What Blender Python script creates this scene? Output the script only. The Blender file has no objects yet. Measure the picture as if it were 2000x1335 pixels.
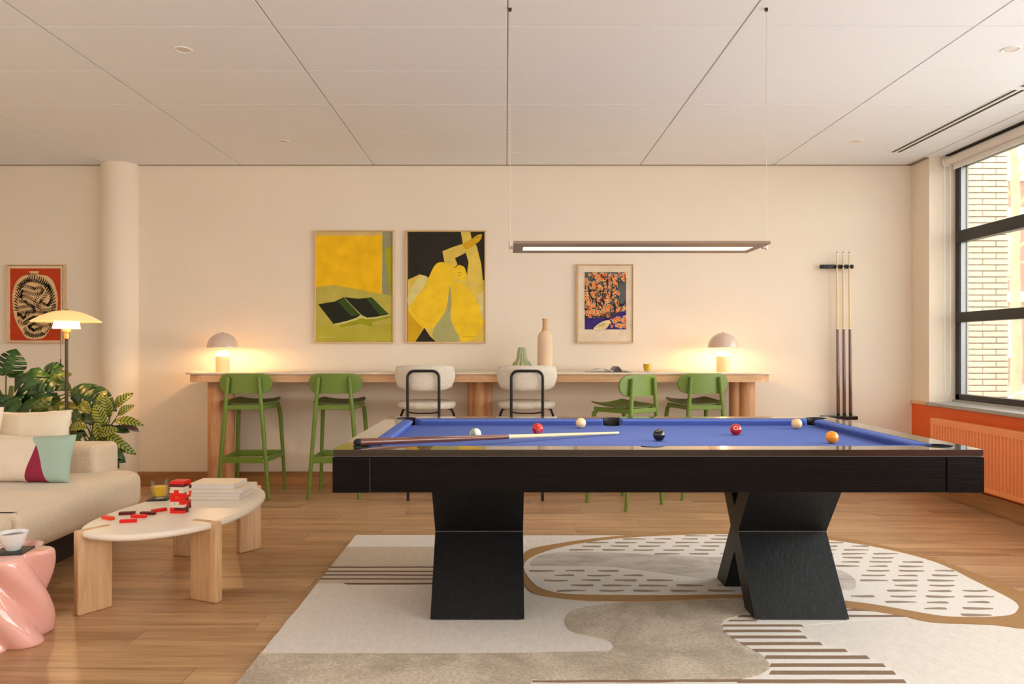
import bpy, bmesh, math, random
from mathutils import Vector, Matrix, Quaternion, noise
from mathutils.geometry import tessellate_polygon
R = math.radians
rnd = random.Random(7)
SC = bpy.context.scene
COL = SC.collection

# ------------------------------------------------------------------ camera, world, lights, exposure
FPX, CH = 1423.0, 1.237            # focal length in pixels of a 2000 px wide frame, camera height
cd = bpy.data.cameras.new('camera'); cam = bpy.data.objects.new('camera', cd); COL.objects.link(cam)
cam.location = (0, 0, CH); cam.rotation_euler = (R(90), 0, 0)
cd.sensor_width = 36; cd.lens = FPX / 2000 * 36; cd.shift_x = .006; cd.shift_y = .00625; cd.clip_start = .05
SC.camera = cam
SC.view_settings.view_transform = 'Standard'; SC.view_settings.look = 'None'
SC.view_settings.gamma = 1; SC.view_settings.use_curve_mapping = False
SC.view_settings.exposure = 0.42

def lin(c):
    out = []
    for v in c:
        v /= 255.0
        out.append(v / 12.92 if v <= .04045 else ((v + .055) / 1.055) ** 2.4)
    return (*out, 1)

w = bpy.data.worlds.new('overcast_sky'); SC.world = w; w.use_nodes = True
bg = w.node_tree.nodes['Background']; bg.inputs[0].default_value = (1.0, .99, .975, 1); bg.inputs[1].default_value = 4.1

def area(name, loc, rot, sx, sy, power, color=(1, 1, 1), spread=180):
    l = bpy.data.lights.new(name, 'AREA'); l.shape = 'RECTANGLE'; l.size = sx; l.size_y = sy
    l.energy = power; l.color = color; l.spread = R(spread)
    o = bpy.data.objects.new(name, l); COL.objects.link(o); o.location = loc; o.rotation_euler = rot
    return o
# daylight entering by the long window wall on the right plus added fill areas behind the camera and at the left
area('daylight_right', (4.02, 1.6, 1.78), (0, R(90), 0), 1.9, 6.6, 92, (1, .99, .975))
area('ground_bounce_right', (4.0, 1.6, 1.15), (0, R(128), 0), .8, 6.6, 55, (.99, .99, 1))
area('fill_rear', (0.2, -2.85, 1.75), (R(104), 0, 0), 6.5, 1.9, 46, (1, .98, .96))  # added unseen fill in front of the solid rear wall
area('daylight_fill_left', (-4.85, 0.6, 1.75), (0, R(-90), 0), 1.8, 4.0, 36, (1, .98, .96))  # unseen light from the left, raised as added fill towards the right wall

def point(name, loc, power, color, r, parent=None):
    l = bpy.data.lights.new(name, 'POINT'); l.energy = power; l.color = color; l.shadow_soft_size = r
    o = bpy.data.objects.new(name, l); COL.objects.link(o); o.location = loc
    if parent: o.parent = parent
    return o
WARM = (1, .62, .27)

# ------------------------------------------------------------------ materials
def newmat(name):
    m = bpy.data.materials.new(name); m.use_nodes = True
    return m, m.node_tree.nodes, m.node_tree.links, m.node_tree.nodes['Principled BSDF']
def mat(name, c, rough=.5, metal=0, var=.06, vs=6, bump=0, bs=60, spec=.5, coat=0, emit=None, es=0, trans=0, ior=1.45, stretch=(1, 1, 1), sheen=0, sss=0, blotch=0, bsc=5):
    m, N, L, P = newmat(name)
    base = lin(c)
    tc = N.new('ShaderNodeTexCoord'); mp = N.new('ShaderNodeMapping'); mp.inputs['Scale'].default_value = stretch
    L.new(tc.outputs['Object'], mp.inputs[0])
    if var:
        n = N.new('ShaderNodeTexNoise'); n.inputs['Scale'].default_value = vs; n.inputs['Detail'].default_value = 4
        L.new(mp.outputs[0], n.inputs[0])
        r = N.new('ShaderNodeValToRGB'); r.color_ramp.elements[0].position = .3; r.color_ramp.elements[1].position = .7
        r.color_ramp.elements[0].color = (*[v * (1 - var) for v in base[:3]], 1)
        r.color_ramp.elements[1].color = (*[min(1, v * (1 + var)) for v in base[:3]], 1)
        L.new(n.outputs[0], r.inputs[0]); out = r.outputs[0]
        if blotch:
            n3 = N.new('ShaderNodeTexNoise'); n3.inputs['Scale'].default_value = bsc; n3.inputs['Detail'].default_value = 7; n3.inputs['Roughness'].default_value = .7; n3.inputs['Distortion'].default_value = .6
            L.new(mp.outputs[0], n3.inputs[0])
            r3 = N.new('ShaderNodeValToRGB'); r3.color_ramp.elements[0].position = .40; r3.color_ramp.elements[1].position = .58
            k = 1 - blotch; r3.color_ramp.elements[0].color = (k, k * .97, k * .92, 1); r3.color_ramp.elements[1].color = (1, 1, 1, 1)
            L.new(n3.outputs[0], r3.inputs[0])
            m3 = N.new('ShaderNodeMix'); m3.data_type = 'RGBA'; m3.blend_type = 'MULTIPLY'; m3.inputs['Factor'].default_value = 1
            L.new(out, m3.inputs['A']); L.new(r3.outputs[0], m3.inputs['B']); out = m3.outputs['Result']
        L.new(out, P.inputs['Base Color'])
    else:
        P.inputs['Base Color'].default_value = base
    if bump:
        n2 = N.new('ShaderNodeTexNoise'); n2.inputs['Scale'].default_value = bs; n2.inputs['Detail'].default_value = 3
        L.new(mp.outputs[0], n2.inputs[0])
        b = N.new('ShaderNodeBump'); b.inputs['Strength'].default_value = bump; b.inputs['Distance'].default_value = .01
        L.new(n2.outputs[0], b.inputs['Height']); L.new(b.outputs[0], P.inputs['Normal'])
    P.inputs['Roughness'].default_value = rough; P.inputs['Metallic'].default_value = metal
    P.inputs['Specular IOR Level'].default_value = spec; P.inputs['IOR'].default_value = ior
    P.inputs['Coat Weight'].default_value = coat; P.inputs['Coat Roughness'].default_value = .08
    P.inputs['Transmission Weight'].default_value = trans; P.inputs['Sheen Weight'].default_value = sheen
    if sss:
        P.inputs['Subsurface Weight'].default_value = sss; P.inputs['Subsurface Scale'].default_value = .03
    if emit:
        P.inputs['Emission Color'].default_value = lin(emit); P.inputs['Emission Strength'].default_value = es
    return m
def wood(name, c1, c2, axis=0, scale=3, rough=.45, bump=.15, per_object=0, fine=1.0, coat=0, spec=.5):
    m, N, L, P = newmat(name)
    tc = N.new('ShaderNodeTexCoord'); mp = N.new('ShaderNodeMapping')
    s = [scale * 9, scale * 9, scale * 9]; s[axis] = scale * .55
    mp.inputs['Scale'].default_value = s
    oi = N.new('ShaderNodeObjectInfo')
    add = N.new('ShaderNodeVectorMath'); add.operation = 'ADD'
    ml = N.new('ShaderNodeMath'); ml.operation = 'MULTIPLY'; ml.inputs[1].default_value = 37.0 if per_object else 0
    L.new(oi.outputs['Random'], ml.inputs[0]); L.new(ml.outputs[0], add.inputs[1])
    L.new(tc.outputs['Object'], mp.inputs[0]); L.new(mp.outputs[0], add.inputs[0])
    n = N.new('ShaderNodeTexNoise'); n.inputs['Scale'].default_value = 1; n.inputs['Detail'].default_value = 6; n.inputs['Roughness'].default_value = .62; n.inputs['Distortion'].default_value = .5
    L.new(add.outputs[0], n.inputs[0])
    f = N.new('ShaderNodeTexNoise'); f.inputs['Scale'].default_value = 5 * fine; f.inputs['Detail'].default_value = 3
    L.new(add.outputs[0], f.inputs[0])
    mx = N.new('ShaderNodeMath'); mx.operation = 'MULTIPLY_ADD'; mx.inputs[1].default_value = .35
    sub = N.new('ShaderNodeMath'); sub.operation = 'MULTIPLY'; sub.inputs[1].default_value = .72
    L.new(n.outputs[0], sub.inputs[0]); L.new(f.outputs[0], mx.inputs[0]); L.new(sub.outputs[0], mx.inputs[2])
    last = mx
    if per_object:
        a2 = N.new('ShaderNodeMath'); a2.operation = 'MULTIPLY_ADD'; a2.inputs[1].default_value = per_object
        off = N.new('ShaderNodeMath'); off.operation = 'SUBTRACT'; off.inputs[1].default_value = per_object / 2
        L.new(oi.outputs['Random'], a2.inputs[0]); L.new(mx.outputs[0], a2.inputs[2]); L.new(a2.outputs[0], off.inputs[0]); last = off
    r = N.new('ShaderNodeValToRGB'); e = r.color_ramp.elements
    e[0].position = .33; e[0].color = lin(c1); e[1].position = .68; e[1].color = lin(c2)
    L.new(last.outputs[0], r.inputs[0]); L.new(r.outputs[0], P.inputs['Base Color'])
    b = N.new('ShaderNodeBump'); b.inputs['Strength'].default_value = bump; b.inputs['Distance'].default_value = .004
    L.new(mx.outputs[0], b.inputs['Height']); L.new(b.outputs[0], P.inputs['Normal'])
    P.inputs['Roughness'].default_value = rough; P.inputs['Coat Weight'].default_value = coat; P.inputs['Specular IOR Level'].default_value = spec
    return m
def weave(name, c, var=.12, scale=260, bump=.35, big=.06):
    m, N, L, P = newmat(name)
    base = lin(c)
    tc = N.new('ShaderNodeTexCoord')
    cols = []
    hs = []
    for ax in range(2):
        mp = N.new('ShaderNodeMapping'); s = [scale, scale, scale]; s[ax * 2] = scale * .12; mp.inputs['Scale'].default_value = s
        L.new(tc.outputs['Object'], mp.inputs[0])
        n = N.new('ShaderNodeTexNoise'); n.inputs['Scale'].default_value = 1; n.inputs['Detail'].default_value = 2
        L.new(mp.outputs[0], n.inputs[0]); hs.append(n)
    a = N.new('ShaderNodeMath'); a.operation = 'ADD'; L.new(hs[0].outputs[0], a.inputs[0]); L.new(hs[1].outputs[0], a.inputs[1])
    h = N.new('ShaderNodeMath'); h.operation = 'MULTIPLY'; h.inputs[1].default_value = .5; L.new(a.outputs[0], h.inputs[0])
    r = N.new('ShaderNodeValToRGB'); e = r.color_ramp.elements; e[0].position = .35; e[1].position = .65
    e[0].color = (*[v * (1 - var) for v in base[:3]], 1); e[1].color = (*[min(1, v * (1 + var)) for v in base[:3]], 1)
    L.new(h.outputs[0], r.inputs[0]); L.new(r.outputs[0], P.inputs['Base Color'])
    b = N.new('ShaderNodeBump'); b.inputs['Strength'].default_value = bump; b.inputs['Distance'].default_value = .003
    L.new(h.outputs[0], b.inputs['Height']); L.new(b.outputs[0], P.inputs['Normal'])
    P.inputs['Roughness'].default_value = .95; P.inputs['Sheen Weight'].default_value = .2
    return m
def glass_pane(name):
    m, N, L, P = newmat(name)
    out = N['Material Output']
    t = N.new('ShaderNodeBsdfTransparent'); t.inputs[0].default_value = (.97, .985, .975, 1)
    g = N.new('ShaderNodeBsdfGlossy'); g.inputs['Roughness'].default_value = .02
    fr = N.new('ShaderNodeFresnel'); fr.inputs[0].default_value = 1.45
    k = N.new('ShaderNodeMath'); k.operation = 'MULTIPLY'; k.inputs[1].default_value = .6
    mx = N.new('ShaderNodeMixShader'); L.new(fr.outputs[0], k.inputs[0]); L.new(k.outputs[0], mx.inputs[0])
    L.new(t.outputs[0], mx.inputs[1]); L.new(g.outputs[0], mx.inputs[2]); L.new(mx.outputs[0], out.inputs[0])
    return m

M = {}
M['wall'] = mat('wall_paint', (238, 224, 204), .85, var=.015, vs=2, bump=.03, bs=180)
M['ceil'] = mat('ceiling_tile', (238, 240, 242), .9, var=.01, vs=30, bump=.03, bs=300)
M['grid'] = mat('ceiling_grid', (214, 204, 194), .7, var=0)
M['white'] = mat('white_paint', (238, 234, 228), .45, var=.01)
M['floor'] = wood('oak_floor', (148, 106, 68), (212, 170, 126), 0, 1.5, .34, .08, per_object=.10)
M['base'] = wood('baseboard_oak', (140, 92, 50), (186, 134, 84), 0, 1.4, .5, .1)
M['base_y'] = wood('baseboard_oak_side', (150, 104, 62), (192, 144, 94), 1, 1.4, .5, .1)
M['orange'] = mat('orange_paint', (230, 100, 30), .5, var=.03, vs=4)
M['radiator'] = mat('radiator_enamel', (252, 160, 104), .35, var=.02)
M['sill'] = mat('grey_stone', (168, 166, 160), .35, var=.15, vs=90)
M['frame'] = mat('black_aluminium', (38, 33, 30), .35, var=.03, spec=.6)
M['alu'] = mat('silver_aluminium', (150, 150, 150), .3, 1, var=.02)
M['seam'] = mat('seam_metal', (84, 80, 76), .4, var=0)
M['tumbler'] = glass_pane('tumbler_glass')
M['glass'] = glass_pane('window_glass')
M['blind'] = mat('blind_fabric', (226, 218, 208), .8, var=.02)
M['shadowgap'] = mat('shadow_gap', (150, 132, 112), .8, var=0)
M['dark'] = mat('dark_gap', (46, 38, 32), .8, var=0)
M['cream_brick'] = mat('cream_brick', (232, 214, 190), .9, var=.08, vs=14, bump=.3, bs=40)
M['mortar'] = mat('mortar', (122, 110, 96), .95, var=.05)
M['oak'] = wood('bar_oak', (196, 146, 98), (228, 186, 140), 0, 2.2, .45, .08)
M['oak_z'] = wood('bar_oak_upright', (176, 120, 78), (218, 166, 118), 2, 2.2, .45, .08)
M['ash_z'] = wood('ash_leg', (196, 150, 104), (230, 192, 148), 2, 3.0, .5, .1)
M['ash'] = wood('ash_frame', (206, 166, 120), (232, 196, 152), 0, 3.0, .5, .05)
M['ash_v'] = wood('ash_frame_upright', (206, 166, 120), (232, 196, 152), 2, 3.0, .5, .05)
M['travertine'] = mat('travertine', (230, 212, 190), .35, var=.12, vs=14, bump=.1, bs=80, stretch=(.4, 2, 2))
M['green'] = mat('green_lacquer', (108, 132, 46), .42, var=.03, vs=10)
M['greenwood'] = mat('green_stained_ply', (84, 100, 40), .38, var=.12, vs=5, stretch=(.6, 5, 1))
M['boucle'] = mat('cream_boucle', (238, 226, 208), .95, var=.10, vs=120, bump=.9, bs=160, sheen=.2)
M['blackmetal'] = mat('black_metal', (22, 19, 18), .38, var=0)
M['black_oak'] = wood('black_oak', (7, 6, 6), (16, 12, 11), 0, 5, .30, .35, spec=.12)
M['black_oak_z'] = wood('black_oak_upright', (7, 8, 9), (22, 23, 24), 2, 6, .38, .9, fine=2, spec=.25)
M['rail'] = wood('black_oak_rail_top', (22, 17, 14), (36, 29, 24), 0, 5, .22, .06, coat=1)
M['cloth'] = mat('blue_cloth', (92, 112, 182), 1.0, var=.03, vs=300, spec=.08)
M['leather'] = mat('black_leather', (14, 13, 13), .45, var=.1, vs=40, bump=.2)
M['rim'] = mat('black_rim', (10, 9, 9), .25, var=0)
M['rosewood'] = wood('cue_rosewood', (78, 40, 30), (124, 74, 58), 0, 3, .22, .02, coat=.5)
M['rosewood_z'] = wood('cue_rosewood_upright', (84, 44, 30), (128, 76, 54), 2, 3, .25, .02, coat=.5)
M['maple'] = mat('cue_maple', (232, 206, 160), .3, var=.04, coat=.4)
M['rubber'] = mat('black_rubber', (24, 22, 22), .6, var=0)
M['ivory'] = mat('ivory', (236, 228, 210), .3, var=0)
M['chalk'] = mat('blue_tip', (70, 90, 130), .9, var=0)
M['tabletop'] = mat('cream_lacquer', (246, 236, 220), .38, var=.015)
M['pink'] = mat('pink_gloss', (246, 186, 174), .12, var=.02, coat=.6)
M['porcelain'] = mat('porcelain', (236, 234, 232), .15, var=0, coat=.5)
M['slate'] = mat('dark_slate', (44, 48, 46), .5, var=.2, vs=60, bump=.1)
M['linen'] = weave('cream_linen', (224, 206, 180), .10, 220, .5)
M['shadow_base'] = mat('under_sofa_shadow', (52, 38, 28), .9, var=.05)  # shadow under the sofa put into the colour
M['linen_p'] = weave('pale_linen', (234, 218, 194), .06, 220, .5)
M['glassware'] = mat('drinking_glass', (250, 250, 250), .02, var=0, trans=1, ior=1.3)
M['juice'] = mat('orange_juice', (255, 200, 20), .25, var=0, sss=.0)
M['red'] = mat('red_block', (232, 24, 12), .35, var=.03)
M['orangered'] = mat('orange_red_block', (240, 66, 26), .35, var=.03)
M['maroon'] = mat('maroon_block', (98, 14, 26), .35, var=.03)
M['creamb'] = mat('cream_block', (226, 214, 190), .4, var=.02)
M['paper'] = mat('paper_edges', (226, 222, 218), .8, var=.04, vs=200, stretch=(1, 1, 8))
M['cover'] = mat('book_cover', (238, 220, 196), .5, var=.01)
M['shade'] = mat('lamp_dome', (220, 192, 172), .22, var=.01, coat=.4)
M['lampbase'] = mat('lamp_base', (246, 216, 172), .35, var=.02)
M['opal'] = mat('opal_glow', (255, 240, 210), .4, var=0, emit=(255, 214, 150), es=5)
M['opal_dim'] = mat('opal_shade', (250, 224, 170), .35, var=0, emit=(255, 206, 120), es=.38)
M['opal_hot'] = mat('opal_bright', (255, 244, 220), .4, var=0, emit=(255, 232, 185), es=2.6)
M['brass'] = mat('warm_metal', (176, 140, 90), .35, .8, var=0)
M['bronze'] = mat('dark_bronze', (70, 58, 48), .3, .8, var=0)
M['celadon'] = mat('celadon_glaze', (168, 172, 128), .25, var=.15, vs=20, coat=.4)
M['clay'] = mat('pale_clay', (232, 202, 168), .8, var=.04, bump=.1)
M['clay_neck'] = mat('raw_clay', (214, 170, 124), .85, var=.05)
M['pendant'] = mat('pendant_bronze', (150, 126, 104), .4, 0, var=.02)
M['led'] = mat('led_diffuser', (255, 235, 205), .5, var=0, emit=(255, 222, 178), es=1.25)
M['wire'] = mat('steel_wire', (206, 194, 180), .4, .2, var=0)
M['pot'] = mat('terracotta_pot', (120, 84, 60), .8, var=.05)
M['soil'] = mat('potting_soil', (50, 36, 26), .95, var=.2)
M['stem'] = mat('plant_stem', (92, 104, 44), .5, var=.1)
M['tan_pile'] = mat('tan_pile', (188, 144, 94), .95, var=.10, vs=90, bump=.7, bs=300)
M['cream_pile'] = mat('cream_pile', (234, 226, 216), .95, var=.05, vs=60, bump=.3, bs=260, stretch=(1, .4, 1))
M['white_pile'] = mat('white_pile', (240, 234, 226), .95, var=.04, vs=60, bump=.3, bs=260)
M['silk_pile'] = mat('silky_pile', (222, 214, 206), .8, var=.06, vs=30, blotch=.22, bsc=4, bump=.5, bs=200, stretch=(1, 2.5, 1))
M['taupe_pile'] = mat('taupe_shag', (212, 198, 178), .95, var=.22, vs=130, bump=.4, bs=230)
M['mottled_pile'] = mat('mottled_shag', (214, 200, 180), .95, var=.20, vs=75, bump=.4, bs=230, blotch=.30, bsc=3.2)
M['brown_pile'] = mat('brown_stripe_pile', (150, 122, 98), .95, var=.1, vs=100, bump=.6, bs=300)
M['darkbrown_pile'] = mat('dark_stripe_pile', (116, 90, 74), .95, var=.1, vs=100, bump=.6, bs=300)
M['grey_pile'] = mat('grey_dash_pile', (166, 148, 128), .95, var=.12, vs=60, bump=.6, bs=300)
M['beige_pile'] = mat('pinkish_pile', (218, 200, 182), .95, var=.05, vs=60, bump=.6, bs=300)
M['bark'] = mat('tree_bark', (196, 188, 150), .9, var=.2, vs=8, bump=.4)
M['pavement'] = mat('pavement', (168, 162, 154), .9, var=.08)
M['far_brick'] = mat('far_facade', (176, 136, 118), .9, var=.06, stretch=(.3, .3, 8))
M['far_trim'] = mat('far_white_band', (235, 232, 228), .8, var=.02)
M['far_glass'] = mat('far_window_glass', (120, 130, 140), .1, var=.1)
M['bike'] = mat('bicycle_paint', (205, 207, 208), .35, 0, var=0)

# ------------------------------------------------------------------ geometry helpers
def px(x, y, d):        # point seen at pixel (x, y) lying at depth d
    return Vector(((x - 988) * d / FPX, d, CH - (y - 680) * d / FPX))
def fl(x, y, z=0.0):    # point at height z under pixel (x, y)
    d = FPX * (CH - z) / (y - 680)
    return ((x - 988) * d / FPX, d)
def obj(name, bm, m=None, parent=None, smooth=False, kind=None, world=False, angle=40, loc=None):
    if world and parent is not None:
        bmesh.ops.translate(bm, verts=bm.verts, vec=-Vector(wloc(parent)))
    if loc is not None:
        bmesh.ops.translate(bm, verts=bm.verts, vec=-Vector(loc))
    bmesh.ops.recalc_face_normals(bm, faces=bm.faces)
    me = bpy.data.meshes.new(name); bm.to_mesh(me); bm.free()
    if m is not None:
        for k in (m if isinstance(m, (list, tuple)) else [m]):
            me.materials.append(M[k] if isinstance(k, str) else k)
    if smooth:
        for p in me.polygons: p.use_smooth = True
        try: me.set_sharp_from_angle(angle=R(angle))
        except Exception: pass
    o = bpy.data.objects.new(name, me); COL.objects.link(o)
    if loc is not None: o.location = loc
    if parent is not None: o.parent = parent
    if kind: o['kind'] = kind
    return o
def wloc(o):
    v = Vector((0, 0, 0))
    while o is not None: v = v + Vector(o.location); o = o.parent
    return v
def tag(o, label, cat, group=None):
    o['label'] = label; o['category'] = cat
    if group: o['group'] = group
    return o
def thing(name, label, cat, loc=(0, 0, 0), rz=0, group=None):
    o = bpy.data.objects.new(name, None); COL.objects.link(o); o.location = loc; o.rotation_euler = (0, 0, rz); o.empty_display_size = .1
    return tag(o, label, cat, group)
def copy_tree(o, parent=None):
    c = o.copy(); COL.objects.link(c)
    if parent is not None: c.parent = parent
    for ch in list(o.children): copy_tree(ch, c)
    return c
def B(): return bmesh.new()
def box(bm, a, b, bev=0, seg=2, mi=0):
    a = Vector(a); b = Vector(b)
    r = bmesh.ops.create_cube(bm, size=1, matrix=Matrix.Translation((a + b) / 2) @ Matrix.Diagonal((*[abs(v) for v in (b - a)], 1)))
    vs = r['verts']
    if bev:
        es = list({e for v in vs for e in v.link_edges})
        r = bmesh.ops.bevel(bm, geom=es, offset=bev, segments=seg, affect='EDGES', profile=.5)
        vs = list({v for f in r['faces'] for v in f.verts} | {v for v in vs if v.is_valid})
    if mi:
        for f in {f for v in vs for f in v.link_faces}: f.material_index = mi
    return vs
def obox(bm, p, q, wid, z0, z1, bev=0, seg=2):     # box along p->q in plan
    p = Vector((*p[:2], 0)); q = Vector((*q[:2], 0)); d = (q - p); L = d.length; a = math.atan2(d.y, d.x)
    vs = box(bm, (0, -wid / 2, z0), (L, wid / 2, z1), bev, seg)
    bmesh.ops.transform(bm, verts=vs, matrix=Matrix.Translation(p) @ Matrix.Rotation(a, 4, 'Z'))
    return vs
def frame_of(d):
    d = d.normalized(); up = Vector((0, 0, 1)) if abs(d.z) < .95 else Vector((1, 0, 0))
    x = up.cross(d).normalized(); y = d.cross(x); return x, y
def tube(bm, pts, rad, n=10, cap=True, closed=False):
    pts = [Vector(p) for p in pts]; rings = []
    N = len(pts)
    if not isinstance(rad, (list, tuple)): rad = [rad] * N
    px_ = None
    for i, p in enumerate(pts):
        if closed: d = pts[(i + 1) % N] - pts[i - 1]
        else: d = pts[min(i + 1, N - 1)] - pts[max(i - 1, 0)]
        if d.length < 1e-9: d = Vector((0, 0, 1))
        if px_ is None: x, y = frame_of(d)
        else:
            dn = d.normalized(); x = (px_ - dn * px_.dot(dn)).normalized(); y = dn.cross(x)
        px_ = x
        rings.append([bm.verts.new(p + (x * math.cos(2 * math.pi * k / n) + y * math.sin(2 * math.pi * k / n)) * rad[i]) for k in range(n)])
    for i in range(N if closed else N - 1):
        a, b = rings[i], rings[(i + 1) % N]
        for k in range(n): bm.faces.new((a[k], a[(k + 1) % n], b[(k + 1) % n], b[k]))
    if cap and not closed:
        bm.faces.new(rings[0][::-1]); bm.faces.new(rings[-1])
    return rings
def cyl(bm, p, q, r0, r1=None, n=16): return tube(bm, [p, q], [r0, r0 if r1 is None else r1], n)
def lathe(bm, prof, c=(0, 0, 0), n=32, closed_prof=False):
    c = Vector(c); rings = []
    for (r, z) in prof:
        if r < 1e-6: rings.append([bm.verts.new(c + Vector((0, 0, z)))])
        else: rings.append([bm.verts.new(c + Vector((r * math.cos(2 * math.pi * k / n), r * math.sin(2 * math.pi * k / n), z))) for k in range(n)])
    m = len(rings)
    for i in range(m if closed_prof else m - 1):
        a, b = rings[i], rings[(i + 1) % m]
        for k in range(n):
            k2 = (k + 1) % n
            if len(a) == 1 and len(b) == 1: continue
            if len(a) == 1: bm.faces.new((a[0], b[k2], b[k]))
            elif len(b) == 1: bm.faces.new((a[k], a[k2], b[0]))
            else: bm.faces.new((a[k], a[k2], b[k2], b[k]))
    return rings
def area2(p): return sum(p[i][0] * p[(i + 1) % len(p)][1] - p[(i + 1) % len(p)][0] * p[i][1] for i in range(len(p))) / 2
def inset(pts, d):      # move a CCW polygon's vertices inwards by d
    n = len(pts); out = []
    for i in range(n):
        a = Vector(pts[i - 1]); b = Vector(pts[i]); c = Vector(pts[(i + 1) % n])
        t = ((b - a).normalized() + (c - b).normalized())
        if t.length < 1e-9: out.append(b); continue
        t.normalize(); nn = Vector((-t.y, t.x)); out.append(b + nn * d)
    return [(v.x, v.y) for v in out]
def plan(bm, pts, rings, flip=False, top=True, bottom=True, M4=None):
    pts = [tuple(p[:2]) for p in pts]
    if area2(pts) < 0: pts = pts[::-1]
    R_ = []
    for (off, z) in rings:
        q = inset(pts, off) if off else pts
        R_.append([bm.verts.new((x, y, z)) for x, y in q])
    n = len(pts)
    for a, b in zip(R_[:-1], R_[1:]):
        for k in range(n): bm.faces.new((a[k], a[(k + 1) % n], b[(k + 1) % n], b[k]))
    if bottom: bm.faces.new(R_[0][::-1])
    if top: bm.faces.new(R_[-1])
    vs = [v for r in R_ for v in r]
    if M4 is not None: bmesh.ops.transform(bm, verts=vs, matrix=M4)
    return vs
def round_rings(z0, z1, r, n=5):
    out = []
    for i in range(n + 1):
        a = math.pi / 2 * i / n; out.append((r * (1 - math.sin(a)), z0 + r * (1 - math.cos(a))))
    for i in range(n + 1):
        a = math.pi / 2 * i / n; out.append((r * (1 - math.cos(a)), z1 - r * (1 - math.sin(a))))
    return out
def rrect(x0, y0, x1, y1, r, n=8, corners=(1, 1, 1, 1)):
    pts = []
    for k, (cx, cy, a0) in enumerate([(x1 - r, y0 + r, -90), (x1 - r, y1 - r, 0), (x0 + r, y1 - r, 90), (x0 + r, y0 + r, 180)]):
        for i in range(n + 1):
            a = R(a0 + 90 * i / n); pts.append((cx + r * math.cos(a), cy + r * math.sin(a)))
    return pts
def catmull(pts, sub=8, closed=True):
    P = [Vector(p) for p in pts]; n = len(P); out = []
    for i in range(n if closed else n - 1):
        g = (lambda k: P[k % n]) if closed else (lambda k: P[max(0, min(n - 1, k))])
        p0, p1, p2, p3 = g(i - 1), g(i), g(i + 1), g(i + 2)
        for s in range(sub):
            t = s / sub
            out.append(.5 * ((2 * p1) + (-p0 + p2) * t + (2 * p0 - 5 * p1 + 4 * p2 - p3) * t * t + (-p0 + 3 * p1 - 3 * p2 + p3) * t ** 3))
    if not closed: out.append(P[-1])
    return out
def slab(bm, outer, z0, z1, holes=(), mi=0):     # prism with holes from a plan outline
    loops = [[Vector((*p[:2], 0)) for p in outer]] + [[Vector((*p[:2], 0)) for p in h] for h in holes]
    tris = tessellate_polygon(loops)
    flat = [p for l in loops for p in l]
    T = [bm.verts.new((p.x, p.y, z1)) for p in flat]; Bt = [bm.verts.new((p.x, p.y, z0)) for p in flat]
    for t in tris:
        for V, o in ((T, t), (Bt, t[::-1])):
            try: bm.faces.new([V[i] for i in o]).material_index = mi
            except ValueError: pass
    k = 0
    for l in loops:
        n = len(l)
        for i in range(n):
            j = (i + 1) % n
            try: bm.faces.new((T[k + i], Bt[k + i], Bt[k + j], T[k + j])).material_index = mi
            except ValueError: pass
        k += n
    return T + Bt
def sphere(bm, c, r, u=24, v=14, sc=(1, 1, 1)):
    return bmesh.ops.create_uvsphere(bm, u_segments=u, v_segments=v, radius=r, matrix=Matrix.Translation(c) @ Matrix.Diagonal((*sc, 1)))['verts']

# ------------------------------------------------------------------ room shell
WY, WX, HC = 6.57, 3.66, 2.889          # back wall, right wall, ceiling
GX = 3.88                               # plane of the window glazing
XL, YB = -5.0, -3.0
def struct(name, bm, m, **k): return obj(name, bm, m, kind='structure', **k)
bm = B(); box(bm, (XL - .2, WY, -.1), (WX + .5, WY + .2, HC + .1)); struct('wall_back', bm, 'wall')
bm = B(); box(bm, (XL - .2, YB, -.1), (XL, WY, HC + .1)); struct('wall_left', bm, 'wall')
bm = B()
box(bm, (XL - .2, YB - .2, -.1), (WX + .5, YB, HC + .1)); struct('wall_front', bm, 'wall')
# right wall: parapet under the windows (orange), pier beside the back wall
bm = B(); box(bm, (WX, YB, -.1), (GX + .1, WY, .745)); struct('wall_right', bm, 'orange')
bm = B(); box(bm, (WX, 6.30, .775), (GX + .12, WY, HC + .1)); box(bm, (WX, YB, .775), (GX + .12, -1.9, HC + .1)); struct('wall_pier', bm, 'wall')
bm = B(); box(bm, (WX - .015, 6.32, .745), (WX + .2, WY, .775), .004); struct('trim_1', bm, 'ash')
bm = B(); box(bm, (WX - .025, -1.9, .745), (GX - .02, 6.32, .775), .004); struct('trim_2', bm, 'sill')
bm = B(); box(bm, (XL - .2, YB - .2, -.25), (WX + .5, WY + .2, -.012)); floor = struct('floor', bm, 'floor')
# floorboards
pw, pl = .187, 1.32
protoP = None; k = 0
y = WY - pw
row = 0
while y > 1.55:
    off = (row * .47) % pl
    x = XL + .0 - off
    while x < WX:
        x0, x1 = max(x, XL), min(x + pl, WX)
        if x1 - x0 > .06 and x1 > -(y + .2) * .72 - .3 and x0 < (y + .2) * .74 + .3:
            full = abs(x1 - x0 - pl) < 1e-6
            if full and protoP is not None:
                o = protoP.copy(); COL.objects.link(o); o.location = (x0, y, 0)
            else:
                bm = B(); box(bm, (.0008, .0008, -.012), (x1 - x0 - .0008, pw - .0008, 0), .0008, 1)
                o = obj('plank', bm, 'floor'); o.location = (x0, y, 0)
                if full: protoP = o
            o.parent = floor
        x += pl
    y -= pw; row += 1
bm = B(); box(bm, (XL, YB, -.012), (WX, y + pw, -.0005)); obj('floor_field', bm, 'floor', floor)
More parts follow.
